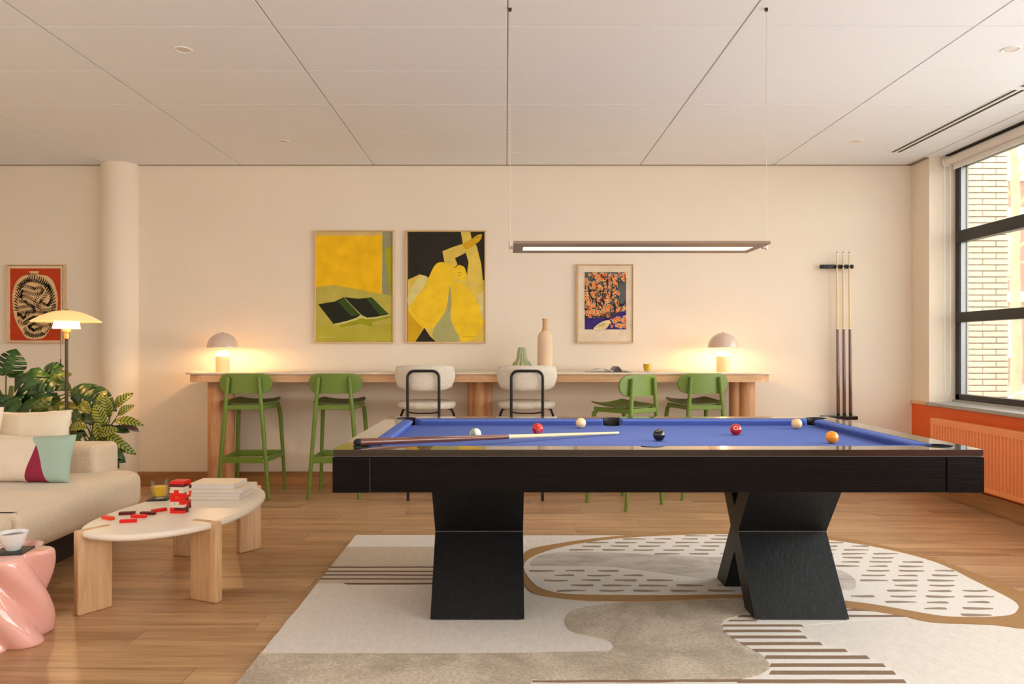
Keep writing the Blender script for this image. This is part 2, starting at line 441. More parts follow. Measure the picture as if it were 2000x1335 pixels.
# ceiling with lay-in tiles
bm = B(); box(bm, (XL - .2, YB - .2, HC + .006), (WX + .5, WY + .2, HC + .2)); ceil = struct('ceiling', bm, 'grid')
rows = [6.57] + [6.14 - .6 * i for i in range(8)]
protoT = None
for i in range(len(rows) - 1):
    for c in range(-5, 4):
        x0, x1 = .009 + 1.2 * c, .009 + 1.2 * (c + 1)
        x0 = max(x0, XL); x1 = min(x1, 3.61)
        if x1 - x0 < .1: continue
        full = i > 0 and abs(x1 - x0 - 1.2) < 1e-6
        if full and protoT: o = protoT.copy(); COL.objects.link(o)
        else:
            bm = B(); box(bm, (.004, .004, 0), (x1 - x0 - .004, rows[i] - rows[i + 1] - .004, .006), .0015, 1)
            o = obj('ceiling_tile', bm, 'ceil')
            if full: protoT = o
        o.location = (x0, rows[i + 1], HC); o.parent = ceil
bm = B(); box(bm, (XL, YB, HC), (3.61, rows[-1] - .004, HC + .006)); obj('ceiling_field', bm, 'ceil', ceil)
bm = B(); box(bm, (3.618, YB, HC), (GX + .12, 6.30, HC + .006)); obj('ceiling_margin', bm, 'ceil', ceil)
bm = B(); box(bm, (XL, WY - .012, HC - .006), (3.64, WY, HC + .004)); box(bm, (WX - .014, 6.30, HC - .006), (WX, WY, HC + .004)); struct('shadow_gap_strip', bm, 'shadowgap')  # solid strip coloured as the shaded gap between wall and ceiling
bm = B(); box(bm, (-3.33, WY - .018, 0), (WX, WY, .128), .003); box(bm, (XL, WY - .018, 0), (-3.6, WY, .128), .003); struct('baseboard_back', bm, 'base')
bm = B(); box(bm, (WX - .018, YB, 0), (WX, WY - .018, .128), .003); struct('baseboard_right', bm, 'base_y')
bm = B(); box(bm, (XL, YB, 0), (XL + .018, WY - .018, .128), .003); struct('baseboard_left', bm, 'base_y')
bm = B(); lathe(bm, [(.166, 0), (.166, HC + .012)], (-3.475, 6.585, 0), 64); struct('column', bm, 'wall', smooth=True)
# slot diffuser in the ceiling
t = thing('slot_diffuser', 'long double-slot air diffuser in the ceiling near the window', 'vent', (3.27, 5.4, HC))
def slot(y0, y1):
    bm = B()
    box(bm, (3.235, y0, HC - .003), (3.242, y1, HC + .001)); box(bm, (3.322, y0, HC - .003), (3.33, y1, HC + .001)); box(bm, (3.275, y0, HC - .003), (3.29, y1, HC + .001))
    obj('diffuser_frame', bm, 'white', t, world=True)
    for xa in (3.250, 3.300):
        bm = B(); box(bm, (xa, y0, HC - .002), (xa + .016, y1, HC + .0005)); obj('slot', bm, 'dark', t, world=True)
slot(4.66, 6.14); slot(3.0, 4.60)
# downlights
spots = [(358, 97, 'round recessed downlight in the ceiling at the upper left'), (553, 276, 'small round downlight in the ceiling above the yellow painting'),
         (1974, 96, 'round recessed downlight at the upper right of the ceiling'), (1672, 276, 'round downlight in the ceiling between cue rack and slot diffuser')]
for (x, yy, lab) in spots:
    d = FPX * (HC - CH) / (680 - yy); p = px(x, yy, d)
    t = thing('downlight', lab, 'ceiling light', (p.x, p.y, HC), group='recessed downlights')
    bm = B(); lathe(bm, [(.034, .004), (.036, -.003), (.046, -.005), (.050, -.001), (.050, .002)], (0, 0, 0), 32); obj('bezel', bm, 'white', t, smooth=True)
    bm = B(); lathe(bm, [(0, -.001), (.020, -.0015), (.0355, -.0005)], (0, 0, 0), 32); obj('reflector', bm, 'blind', t, smooth=True)

# windows on the right
def window(name, y0, y1, ny):
    bm = B()
    z0, z1 = .796, 2.84
    for a, b in ((y0, y0 + .055), (y1 - .055, y1)): box(bm, (GX, a, z0), (GX + .07, b, z1), .004)
    box(bm, (GX, y0, z0), (GX + .07, y1, z0 + .05), .004); box(bm, (GX, y0, z1 - .05), (GX + .07, y1, z1), .004)
    wn = struct(name, bm, 'frame')
    for (a, b) in ((1.460, 1.545), (2.142, 2.242)):
        bm = B(); box(bm, (GX - .012, y0 + .03, a), (GX + .06, y1 - .03, b), .004); obj('transom', bm, 'frame', wn)
    for i in range(1, ny):
        yy = y0 + (y1 - y0) * i / ny
        bm = B(); box(bm, (GX - .006, yy - .04, z0), (GX + .065, yy + .04, z1), .004); obj('mullion', bm, 'frame', wn)
    for (a, b) in ((z0 + .05, 1.46), (1.545, 2.142), (2.242, z1 - .05)):
        for i in range(ny):
            ya, yb = y0 + (y1 - y0) * i / ny, y0 + (y1 - y0) * (i + 1) / ny
            bm = B(); box(bm, (GX + .028, ya + .04, a - .005), (GX + .034, yb - .04, b + .005)); obj('pane', bm, 'glass', wn)
            bm = B()
            for q in (ya + .052, yb - .060): box(bm, (GX + .012, q, a), (GX + .05, q + .008, b))
            obj('spacer', bm, 'alu', wn)
    return wn
window('window_1', -1.9, 6.29, 5)
bm = B(); box(bm, (GX - .02, -1.9, .775), (GX + .12, 6.3, .797)); struct('trim_4', bm, 'sill')
# roller blind at the head of the window
t = thing('roller_blind', 'white roller blind rolled up at the head of the window', 'blind', (3.80, 5.0, 2.84))
bm = B(); cyl(bm, (3.80, 3.1, 2.842), (3.80, 6.26, 2.842), .036, n=24); obj('roll', bm, 'blind', t, smooth=True, world=True)
bm = B(); box(bm, (3.822, 3.1, 2.772), (3.826, 6.22, 2.86)); box(bm, (3.817, 3.1, 2.762), (3.831, 6.22, 2.780), .004); obj('hem_bar', bm, 'white', t, world=True)
bm = B(); cyl(bm, (3.80, 6.255, 2.842), (3.80, 6.285, 2.842), .043, n=24); box(bm, (3.78, 6.26, 2.82), (3.86, 6.28, HC)); obj('end_bracket', bm, 'white', t, smooth=True, world=True)
bm = B(); box(bm, (3.76, 3.1, HC - .008), (3.86, 6.24, HC)); obj('dark_gap_strip', bm, 'dark', t, world=True)  # dark strip colours in the shaded gap between roll and ceiling
bm = B()
pts = [(3.775, 6.27, 2.84)] + [(3.775 + .0, 6.27, 2.84 - i * .2) for i in range(1, 10)] + [(3.782, 6.27, .86), (3.80, 6.27, .835), (3.822, 6.27, .86)] + [(3.825, 6.27, 1.04 + i * .2) for i in range(9)] + [(3.825, 6.27, 2.84)]
tube(bm, pts, .0035, 6); obj('bead_chain', bm, 'white', t, smooth=True, world=True)

# radiator
t = thing('radiator', 'long coral-orange panel radiator mounted under the window', 'radiator', (3.6, 4.9, .40))
bm = B()
y0, y1, zb, zt, xf = 3.5, 6.12, .165, .655, 3.565
yy = y0 + .03; prof = [(xf, y0), (xf, yy)]
while yy < y1 - .05:
    prof += [(xf, yy + .018), (xf + .013, yy + .023), (xf + .013, yy + .033), (xf, yy + .038)]
    yy += .038
prof += [(xf, y1), (xf + .02, y1), (xf + .02, y0)]
slab(bm, prof, zb + .03, zt - .05)
box(bm, (xf - .001, y0, zt - .055), (xf + .02, y1, zt), .004); box(bm, (xf - .001, y0, zb), (xf + .02, y1, zb + .035), .004)
obj('front_panel', bm, 'radiator', t, world=True)
bm = B(); box(bm, (xf + .045, y0, zb), (xf + .06, y1, zt)); obj('rear_panel', bm, 'radiator', t, world=True)
for yq in (y0, y1):
    bm = B(); box(bm, (xf, yq - .003, zb + .01), (xf + .06, yq + .003, zt)); obj('side_panel', bm, 'radiator', t, world=True)
for yy in (4.0, 5.7):
    bm = B(); box(bm, (xf + .06, yy, .3), (WX, yy + .04, .6)); obj('bracket', bm, 'white', t, world=True)

# ------------------------------------------------------------------ outside
bm = B(); box(bm, (GX + .3, -12, -.3), (60, 60, -.01)); struct('ground', bm, 'pavement')
bm = B(); box(bm, (4.03, 6.912, -.3), (4.755, 7.6, 3.6)); pil = struct('wall_outside', bm, 'mortar')
protoB = {}
bl, bh, jt = .270, .0475, .0095
z = .55; r_ = 0
while z < 3.3:
    xe = 4.762; xs = xe - (.118 if r_ % 2 else .245)
    first = True
    cuts = [xe] ; q = xs
    while q > 4.03: cuts.append(q); q -= (bl + jt)
    for a, b in zip(cuts[1:], cuts[:-1]):
        L = round(b - a - (0 if first else 0) - jt, 3)
        key = L
        if key not in protoB:
            bm = B(); box(bm, (0, 0, 0), (L, .10, bh), .003, 1); protoB[key] = obj('brick', bm, 'cream_brick'); o = protoB[key]
        else: o = protoB[key].copy(); COL.objects.link(o)
        o.location = (a + jt / 2, 6.9 + rnd.uniform(-.001, .001), z); o.parent = pil
        first = False
    z += bh + jt; r_ += 1
# street tree
t = thing('street_tree', 'bare young tree with pale mossy trunk outside the window', 'tree', (6.98, 10, -.01))
bm = B(); tube(bm, [(0, 0, 0), (.03, 0, 1.2), (.0, 0, 2.4), (.02, 0, 3.3), (-.04, 0, 4.4), (0, 0, 5.6)], [.075, .066, .06, .055, .05, .03], 12); obj('trunk', bm, 'bark', t, smooth=True)
for i in range(16):
    bm = B(); a = rnd.uniform(-.5, .6) if i % 3 else rnd.uniform(2.6, 3.6); z0 = 2.2 + i * .19; p = Vector((0, 0, z0)); pts = [p.copy()]; d = Vector((math.cos(a), math.sin(a) * .7, rnd.uniform(.2, .9)))
    for s in range(6):
        d += Vector((rnd.uniform(-.3, .3), rnd.uniform(-.3, .3), rnd.uniform(-.1, .25))); d.normalize(); p = p + d * .22; pts.append(p.copy())
    tube(bm, pts, [.022, .019, .015, .012, .009, .006, .003], 6)
    for s in (2, 3, 4, 5):
        e = Vector((rnd.uniform(-1, 1), rnd.uniform(-1, 1), rnd.uniform(0, 1))).normalized(); tube(bm, [pts[s], pts[s] + e * .16, pts[s] + e * .3 + Vector((0, 0, .06))], [.008, .006, .003], 5)
    obj('branch', bm, 'bark', t, smooth=True)
# building across the street
t = thing('apartment_building', 'brownish brick building across the street beyond the tree', 'building', (24, 27, -.01))
bm = B(); box(bm, (12, 26, -.01), (40, 32, 7.2)); obj('facade', bm, 'far_brick', t, world=True)
bm = B(); box(bm, (11.9, 25.9, 7.2), (40.1, 32, 7.5)); obj('roof_edge', bm, 'far_trim', t, world=True)
for zz in (2.9, 5.9):
    bm = B(); box(bm, (12, 25.93, zz), (40, 26.0, zz + .35)); obj('string_course', bm, 'far_trim', t, world=True)
for zz in (.9, 3.7):
    for k in range(8):
        bm = B(); x0 = 13 + k * 3.1; box(bm, (x0, 25.95, zz), (x0 + 1.9, 26.02, zz + 1.6)); wv = obj('window', bm, 'far_trim', t, world=True)
        bm = B(); box(bm, (x0 + .12, 25.92, zz + .12), (x0 + 1.78, 25.96, zz + 1.48)); pv = obj('pane', bm, 'far_glass', wv, world=True)
# bicycle
t = thing('bicycle', 'pale grey bicycle parked outside beside the tree trunk', 'bicycle', (6.94, 9.5, -.01))
for k, cx in enumerate((-.15, .92)):
    bm = B(); pts = [(cx + .33 * math.cos(a * math.pi / 16), 0, .35 + .33 * math.sin(a * math.pi / 16)) for a in range(32)]
    tube(bm, pts, .017, 8, closed=True)
    for a in range(14): tube(bm, [(cx, 0, .35), (cx + .32 * math.cos(a * .4488), 0, .35 + .32 * math.sin(a * .4488))], .0025, 4)
    obj('wheel', bm, 'bike', t, smooth=True)
bm = B()
for a, b in (((-.15, 0, .35), (.2, 0, .75)), ((.2, 0, .75), (.35, 0, .35)), ((-.15, 0, .35), (.35, 0, .35)), ((.35, 0, .35), (.75, 0, .8)), ((.2, 0, .75), (.75, 0, .85)), ((.72, 0, .95), (.92, 0, .35)), ((.2, 0, .75), (.17, 0, .95))): tube(bm, [a, b], .016, 8)
obj('bicycle_frame', bm, 'bike', t, smooth=True)
bm = B(); box(bm, (.02, -.07, .95), (.30, .07, 1.0), .02); obj('saddle', bm, 'rubber', t)
bm = B(); tube(bm, [(.66, -.27, 1.02), (.74, -.12, 1.05), (.72, 0, .96), (.74, .12, 1.05), (.66, .27, 1.02)], .013, 8); obj('handlebar', bm, 'bike', t, smooth=True)

# ------------------------------------------------------------------ rug
rug = thing('rug', 'large cream and taupe abstract rug under the pool table', 'rug', (.6, 3.4, 0))
RX0, RX1, RY0, RY1 = -.985, 2.30, 1.95, 4.785
outer = [(1022,1120),(1025,1077),(1087,1061),(1175,1049),(1290,1040),(1420,1036),(1540,1040),(1620,1046),(1750,1070),(1875,1107),(2000,1157),(2060,1195),(2050,1222),(2000,1226),(1940,1219),(1825,1214),(1762,1202),(1680,1189),(1600,1181),(1450,1167),(1286,1173),(1150,1172),(1062,1162),(1030,1148)]
inner = [(1025,1098),(1082,1072),(1175,1055),(1275,1047),(1412,1043),(1530,1047),(1625,1055),(1725,1071),(1825,1097),(1900,1132),(1950,1157),(1985,1177),(1987,1192),(1962,1202),(1875,1204),(1825,1200),(1750,1187),(1680,1176),(1600,1168),(1450,1160),(1300,1161),(1150,1160),(1080,1155),(1040,1137)]
ell_o = [tuple(v) for v in catmull([fl(x, y, .014) for x, y in outer], 4)]
ell_i = [tuple(v) for v in catmull([fl(x, y, .014) for x, y in inner], 4)]
def rpatch(name, pts, z1, m, z0=.001, label=None):
    bm = B(); slab(bm, pts, z0, z1); o = obj(name, bm, m, rug, world=True)
    if label: o['label'] = label
    return o
def wob(pts, amp=.004, step=.06):       # slightly uneven hand-cut edge
    out = []
    n = len(pts)
    for i in range(n):
        a = Vector(pts[i]); b = Vector(pts[(i + 1) % n]); k = max(1, int((b - a).length / step))
        for s in range(k):
            p = a.lerp(b, s / k); nz = noise.noise((p.x * 9, p.y * 9, 3.1)); nz2 = noise.noise((p.x * 9, p.y * 9, 8.7)); out.append((p.x + nz * amp, p.y + nz2 * amp))
    return out
rpatch('rug_backing', wob([(RX0, RY0), (RX1, RY0), (RX1, RY1 - .9), (1.6, RY1), (RX0, RY1)], .006), .011, 'cream_pile', 0)
rpatch('oval_border', wob(ell_o, .004), .014, 'tan_pile', label='tan outline of the oval field')
rpatch('oval_field', wob(ell_i, .003), .0155, 'white_pile', label='off-white oval field')
rpatch('back_band', wob([(RX0, 4.50), (.16, 4.50), (.10, RY1), (RX0, RY1)], .004), .0125, 'white_pile')
rpatch('shag_band', wob([(RX0, 4.125), (.03, 4.125), (.10, 4.50), (RX0, 4.50)], .004), .0135, 'taupe_pile', label='taupe shaggy band at the far left')
rpatch('striped_band', wob([(RX0, 3.80), (.06, 3.80), (.03, 4.125), (RX0, 4.125)], .003), .0125, 'beige_pile')
for i, yy in enumerate((1107, 1115.2, 1122.3, 1130, 1139.2)):
    d = FPX * (CH - .013) / (yy - 680)
    rpatch('stripe', wob([(RX0 - .002 if i < 4 else -.83, d - .008), (.03, d - .008), (.03, d + .010), (RX0 - .002 if i < 4 else -.85, d + .010)], .005, .1), .0135, 'darkbrown_pile')
silk = [fl(x, y, .0155) for x, y in [(1050,1086),(1090,1078),(1175,1078),(1312,1084),(1410,1088),(1470,1092),(1560,1103),(1640,1113),(1668,1130),(1671,1145),(1660,1152),(1600,1146),(1520,1142),(1410,1134),(1350,1126),(1277,1116),(1200,1106),(1150,1105),(1075,1104),(1035,1103)]]
silk = [tuple(v) for v in catmull(silk, 3)]
rpatch('silky_patch', wob(silk, .004), .0165, 'silk_pile', label='silvery smooth patch across the oval')
def inside(p, poly):
    c = False; n = len(poly)
    for i in range(n):
        a, b = poly[i], poly[i - 1]
        if (a[1] > p[1]) != (b[1] > p[1]) and p[0] < (b[0] - a[0]) * (p[1] - a[1]) / (b[1] - a[1]) + a[0]: c = not c
    return c
protoD = []
for i in range(5):
    bm = B(); L = .115 + .012 * i; n = 12
    pts = [(L / 2 * math.cos(2 * math.pi * k / n) * (1 if abs(math.cos(2 * math.pi * k / n)) < .9 else .92), (.011 + .002 * (i % 2)) * math.copysign(abs(math.sin(2 * math.pi * k / n)) ** .5, math.sin(2 * math.pi * k / n)) + .004 * math.sin(k + i)) for k in range(n)]
    slab(bm, pts, .012, .0172)
    me = obj('pile_dash', bm, 'grey_pile'); protoD.append(me)
used = [False] * 5; nd = 0
yy = 3.34; r_ = 0
while yy < 4.80:
    x = .12 + (r_ * .055) % .185 - .185 * 0
    while x < 2.5:
        ok = all(inside((x + sx, yy + sy), ell_i) for sx in (-.05, .05) for sy in (-.012, .012)) and not any(inside((x + sx, yy + sy), silk) for sx in (-.07, 0, .07) for sy in (-.015, .015))
        if ok and nd < 290:
            i = rnd.randrange(5)
            if used[i]: o = protoD[i].copy(); COL.objects.link(o)
            else: o = protoD[i]; used[i] = True
            o.location = Vector((x + rnd.uniform(-.01, .01), yy + rnd.uniform(-.004, .004), 0)) - Vector(rug.location); o.parent = rug; o.rotation_euler = (0, 0, rnd.uniform(-.04, .04)); nd += 1
        x += .185
    yy += .083; r_ += 1
# taupe curvy field
taupe = [(1000,1275),(1150,1271.5),(1185,1271),(1198,1266),(1200,1259),(1190,1250),(1162,1243),(1125,1234),(1109,1222),(1106,1207),(1118,1192),(1150,1183),(1190,1178),(1240,1174.5),(1290,1174.5),(1452,1169),(1466,1180),(1450,1197),(1424,1206),(1409,1216),(1409,1228),(1425,1243),(1462,1265),(1490,1281),(1503,1297),(1497,1309),(1470,1320),(1420,1327),(1275,1329)]
tp = [fl(x, y, .014) for x, y in taupe]
tp = [tuple(v) for v in catmull(tp, 3, closed=False)]
tp = tp + [(.45, 2.70), (.2, 2.69), (.1, 2.70), (-.15, RY0), (RX0 + .0, RY0), (RX0, fl(0, 1275, .014)[1])]
rpatch('shag_field', wob(tp, .005), .0145, 'mottled_pile', label='taupe shaggy free-form field with a curved edge')
# stripes at the lower right
sb = [(1452,1170),(1620,1184),(1720,1195),(1772,1204),(1600,1217),(1567,1220),(1566,1233),(1580,1245),(1612,1258),(1660,1271),(1703,1284),(1733,1300),(1754,1314),(1776,1332),(1790,1345),(1275,1345),(1275,1332),(1420,1328),(1480,1320),(1504,1305),(1503,1295),(1492,1280),(1440,1250),(1412,1230),(1410,1216),(1440,1200)]
rpatch('striped_field', wob([fl(x, y, .013) for x, y in sb], .003), .0125, 'white_pile')
for (yy, xa, xb, hw) in [(1190.5,1600,1722,1.6),(1202,1440,1768,2.0),(1211,1422,1480,1.4),(1220.6,1409,1570,1.9),(1231.2,1411,1566,2.4),(1243,1423,1577,2.6),(1256,1441,1607,2.8),(1269.3,1466,1656,2.9),(1282.5,1493,1699,3.2),(1298,1503,1730,3.2),(1312.5,1502,1750,3.6),(1329.5,1440,1771,3.4)]:
    a = fl(xa + 4, yy - hw, .0135); b = fl(xb - 6, yy - hw, .0135); c = fl(xb, yy + hw, .0135); e = fl(xa, yy + hw, .0135)
    rpatch('stripe', wob([e, c, b, a], .003, .1), .0138, 'brown_pile')
a = fl(1040, 1329.5, .013); b = fl(1450, 1328, .013)
rpatch('stripe', wob([(a[0], a[1] - .006), (b[0], b[1] - .012), (b[0], b[1] + .006), (a[0], a[1] + .002)], .004, .1), .0150, 'brown_pile')

# ------------------------------------------------------------------ pool table
TX0, TX1, TY0, TY1, TZ = -.685, 1.890, 2.877, 4.283, .837
tcx, tcy = (TX0 + TX1) / 2, (TY0 + TY1) / 2
pt = thing('pool_table', 'black oak pool table with blue cloth on two X-shaped pedestals', 'pool table', (tcx, tcy, 0.0125))
PW = .110
ix0, ix1, iy0, iy1 = TX0 + PW, TX1 - PW, TY0 + PW, TY1 - PW
def pocket_outline(outward, ro=0, o=-.004, r=.050, os_=-.022, rs=.050):
    """inner rectangle with arcs at corners and at the middle of the long sides"""
    r += ro; rs += ro
    pts = []
    def arc(cx, cy, rad, a0, a1, n=14):
        for i in range(n + 1):
            a = a0 + (a1 - a0) * i / n; pts.append((cx + rad * math.cos(a), cy + rad * math.sin(a)))
    tt = math.sqrt(r * r - o * o); hs = math.sqrt(rs * rs - os_ * os_)
    ths = math.asin(min(1, -os_ / rs)) 
    def corner(cx, cy, qx, qy, prev):     # q: inward direction
        ccx, ccy = cx - qx * o, cy - qy * o
        # points where circle meets the two edges
        ex = (cx + qx * (tt - o), cy); ey = (cx, cy + qy * (tt - o))
        s, e = (ey, ex) if prev == 'y' else (ex, ey)
        a0 = math.atan2(s[1] - ccy, s[0] - ccx); a1 = math.atan2(e[1] - ccy, e[0] - ccx)
        # CCW boundary: outward arcs run CCW the long way, inward arcs run CW the short way
        if outward:
            while a1 < a0: a1 += 2 * math.pi
        else:
            while a1 > a0: a1 -= 2 * math.pi
        arc(ccx, ccy, r, a0, a1)
    def side(cy, q):
        cyy = cy + q * -os_
        s, e = ((tcx - hs, cy), (tcx + hs, cy)) if q > 0 else ((tcx + hs, cy), (tcx - hs, cy))
        a0 = math.atan2(s[1] - cyy, s[0] - tcx); a1 = math.atan2(e[1] - cyy, e[0] - tcx)
        if outward:
            while a1 < a0: a1 += 2 * math.pi
        else:
            while a1 > a0: a1 -= 2 * math.pi
        arc(tcx, cyy, rs, a0, a1)
    corner(ix0, iy0, 1, 1, 'y'); side(iy0, 1); corner(ix1, iy0, -1, 1, 'x'); corner(ix1, iy1, -1, -1, 'y'); side(iy1, -1); corner(ix0, iy1, 1, -1, 'x')
    return pts
bm = B(); orect = rrect(TX0, TY0, TX1, TY1, .008, 3)
slab(bm, orect, TZ - .024, TZ, [pocket_outline(True)]); obj('rail_top', bm, 'rail', pt, world=True)
for (cx, cy, rr) in [(ix0 + .004, iy0 + .004, .050), (ix1 - .004, iy0 + .004, .050), (ix0 + .004, iy1 - .004, .050), (ix1 - .004, iy1 - .004, .050), (tcx, iy0 + .022, .05), (tcx, iy1 - .022, .05)]:
    bm = B(); lathe(bm, [(rr - .001, -.11), (rr - .001, -.046), (rr - .001, -.006), (rr + .002, .002), (rr + .006, .002), (rr + .006, -.006), (rr + .006, -.046), (rr + .006, -.12), (0, -.12), (0, -.11)], (cx, cy, TZ), 28)
    # keep only the wooden half of the raised rim
    for f in list(bm.faces):
        c = f.calc_center_median()
        if c.z > TZ - .044 and ix0 + .002 < c.x < ix1 - .002 and iy0 + .002 < c.y < iy1 - .002: bm.faces.remove(f)
    obj('pocket', bm, 'leather', pt, world=True, smooth=True)
bm = B(); slab(bm, pocket_outline(False), TZ - .062, TZ - .037); obj('bed_cloth', bm, 'cloth', pt, world=True)
# cushions
def cushion(a, b, q, ca, cb):   # wooden edge from a to b, q = inward unit; ca/cb = how much the nose is shorter at each end
    a = Vector((*a, 0)); b = Vector((*b, 0)); q = Vector((*q, 0)); u = (b - a).normalized(); bm = B()
    prof = [(0, TZ - .037), (0, TZ - .001), (.034, TZ - .001), (.050, TZ - .004), (.054, TZ - .009), (.054, TZ - .013), (.040, TZ - .037)]
    ends = []
    for p, s, c in ((a, 1, ca), (b, -1, cb)):
        ends.append([bm.verts.new(p + q * w_ + u * s * c * (w_ / .054) + Vector((0, 0, z_))) for w_, z_ in prof])
    n = len(prof)
    for i in range(n): bm.faces.new((ends[0][i], ends[0][(i + 1) % n], ends[1][(i + 1) % n], ends[1][i]))
    bm.faces.new(ends[0][::-1]); bm.faces.new(ends[1])
    obj('cushion', bm, 'cloth', pt, world=True)
g = .054; gs = .047
for (yy, q) in ((iy0, 1), (iy1, -1)):
    cushion((ix0 + g, yy), (tcx - gs, yy), (0, q), .04, .012); cushion((tcx + gs, yy), (ix1 - g, yy), (0, q), .012, .04)
for (xx, q) in ((ix0, 1), (ix1, -1)): cushion((xx, iy0 + g), (xx, iy1 - g), (q, 0), .04, .04)
# apron, corner blocks, seam
zb, za = .667, TZ - .030
cw = .150
bm = B(); box(bm, (TX0 + .012, TY0 + .012, za), (TX1 - .012, TY1 - .012, TZ - .0245))
for v in []: pass
bm.free(); bm = B()
slab(bm, rrect(TX0 + .006, TY0 + .006, TX1 - .006, TY1 - .006, .004, 2), za + .001, TZ - .0245, [rrect(TX0 + .03, TY0 + .03, TX1 - .03, TY1 - .03, .004, 2)[::-1]]); obj('seam_strip', bm, 'seam', pt, world=True)
for (yy, s) in ((TY0, 1), (TY1, -1)):
    bm = B(); box(bm, (TX0 + cw, min(yy + s * .003, yy + s * .04), zb + .001), (TX1 - cw, max(yy + s * .003, yy + s * .04), za), .0015, 1); obj('apron', bm, 'black_oak', pt, world=True)
for (xx, s) in ((TX0, 1), (TX1, -1)):
    bm = B(); box(bm, (min(xx + s * .003, xx + s * .04), TY0 + cw, zb + .001), (max(xx + s * .003, xx + s * .04), TY1 - cw, za), .0015, 1); obj('apron', bm, 'black_oak', pt, world=True)
for xx in (TX0, TX1 - cw + .003):
    for yy in (TY0, TY1 - cw + .003):
        bm = B(); box(bm, (xx, yy, zb), (xx + cw - .003, yy + cw - .003, za), .0015, 1); obj('corner_block', bm, 'blackmetal' if 0 else 'black_oak', pt, world=True)
bm = B(); box(bm, (TX0 + cw - .0028, TY0 + .0015, zb + .002), (TX0 + cw - .0012, TY0 + .004, za - .002)); obj('corner_seam', bm, 'seam', pt, world=True)
bm = B(); box(bm, (TX0 + .045, TY0 + .045, zb + .004), (TX1 - .045, TY1 - .045, TZ - .063)); obj('slate_bed', bm, 'leather', pt, world=True)
def pedestal(x0, x1):
    zt_ = zb + .004; cz = .354
    prof = [(3.284, .017), (3.520, cz), (3.29, zt_), (3.43, zt_), (3.58, .462), (3.73, zt_), (3.877, zt_), (3.640, cz), (3.877, .017), (3.737, .017), (3.58, .245), (3.424, .017)]
    bm = B(); T = slab(bm, [(a, b) for a, b in prof], x0, x1)
    for v in T: v.co = Vector((v.co.z, v.co.x, v.co.y))
    e = obj('pedestal', bm, 'black_oak_z', pt, world=True)
    bm = B(); box(bm, (x0 - .0005, 3.5175, cz - .0018), (x1 + .0005, 3.523, cz + .0018)); obj('waist_seam', bm, 'seam', e, world=True)
pedestal(-.341, .083); pedestal(1.123, 1.548)

# balls
def numbered(name, col, xy, py, label, digit=None, dirv=None, ring=None, stripe=None):
    zc = TZ - .037 + .0285
    d = FPX * (CH - zc) / (py - 680); p = ((xy - 988) * d / FPX, d, zc)
    o = thing('billiard_ball', label, 'ball', (p[0], p[1], zc - .0285), group='billiard balls on the blue cloth')
    bm = B(); sphere(bm, (0, 0, .0285), .0285, 32, 20)
    mm = mat(name, col, .08, var=0, coat=.6); obj('ball_body', bm, mm, o, smooth=True, angle=80)
    if dirv is not None:
        dv = Vector(dirv).normalized(); q = dv.to_track_quat('Z', 'Y').to_matrix().to_4x4()
        bm = B()
        rr = .0093; seg = 20; rings = []
        for k, (r0) in enumerate((rr, rr * .8) if ring else (rr, .0)):
            if r0 == 0: rings.append([bm.verts.new((0, 0, .02862))])
            else: rings.append([bm.verts.new((r0 * math.cos(2 * math.pi * a / seg), r0 * math.sin(2 * math.pi * a / seg), math.sqrt(.0286 ** 2 - r0 * r0))) for a in range(seg)])
        for a in range(seg):
            if len(rings[1]) == 1: bm.faces.new((rings[0][a], rings[0][(a + 1) % seg], rings[1][0]))
            else: bm.faces.new((rings[0][a], rings[0][(a + 1) % seg], rings[1][(a + 1) % seg], rings[1][a]))
        for v in bm.verts: v.co = q @ v.co + Vector((0, 0, .0285))
        obj('number_spot', bm, 'ivory', o)
    if stripe:
        bm = B(); lathe(bm, [(.0286 * math.cos(a), .0286 * math.sin(a)) for a in (-.35, -.2, 0, .2, .35)], (0, 0, 0), 32)
        mt = Matrix.Translation((0, 0, .0285)) @ Matrix.Rotation(R(70), 4, 'Y') @ Matrix.Rotation(R(20), 4, 'X')
        bmesh.ops.transform(bm, verts=bm.verts, matrix=mt); obj('colour_band', bm, stripe, o, smooth=True)
    return o
M['ball_teal'] = mat('ball_teal', (90, 150, 130), .08, var=0, coat=.6)
M['ball_amber'] = mat('ball_amber', (232, 190, 120), .08, var=0, coat=.6)
numbered('ball_white', (232, 226, 214), 928.5, 847, 'white ball with a teal band half hidden behind the cue', stripe='ball_teal')
numbered('ball_red', (208, 28, 14), 1050, 836.8, 'red ball behind the cue shaft, its pale number ring low down', dirv=(.12, -1, -.42), ring=True)
numbered('ball_cream', (240, 208, 158), 1134.5, 825.5, 'pale cream ball near the far cushion left of the side pocket')
numbered('ball_black', (14, 12, 12), 1287, 849, 'glossy black ball in front of the middle pocket')
numbered('ball_crimson', (182, 8, 14), 1437, 838.3, 'deep red ball standing alone on the right half of the cloth', dirv=(-.28, -1, .35), ring=True)
numbered('ball_amber2', (242, 206, 156), 1556, 827, 'cream ball with an amber flank beside the far right corner pocket', stripe='ball_amber')
numbered('ball_orange', (246, 150, 8), 1625, 853.5, 'orange-yellow ball near the right cushion')

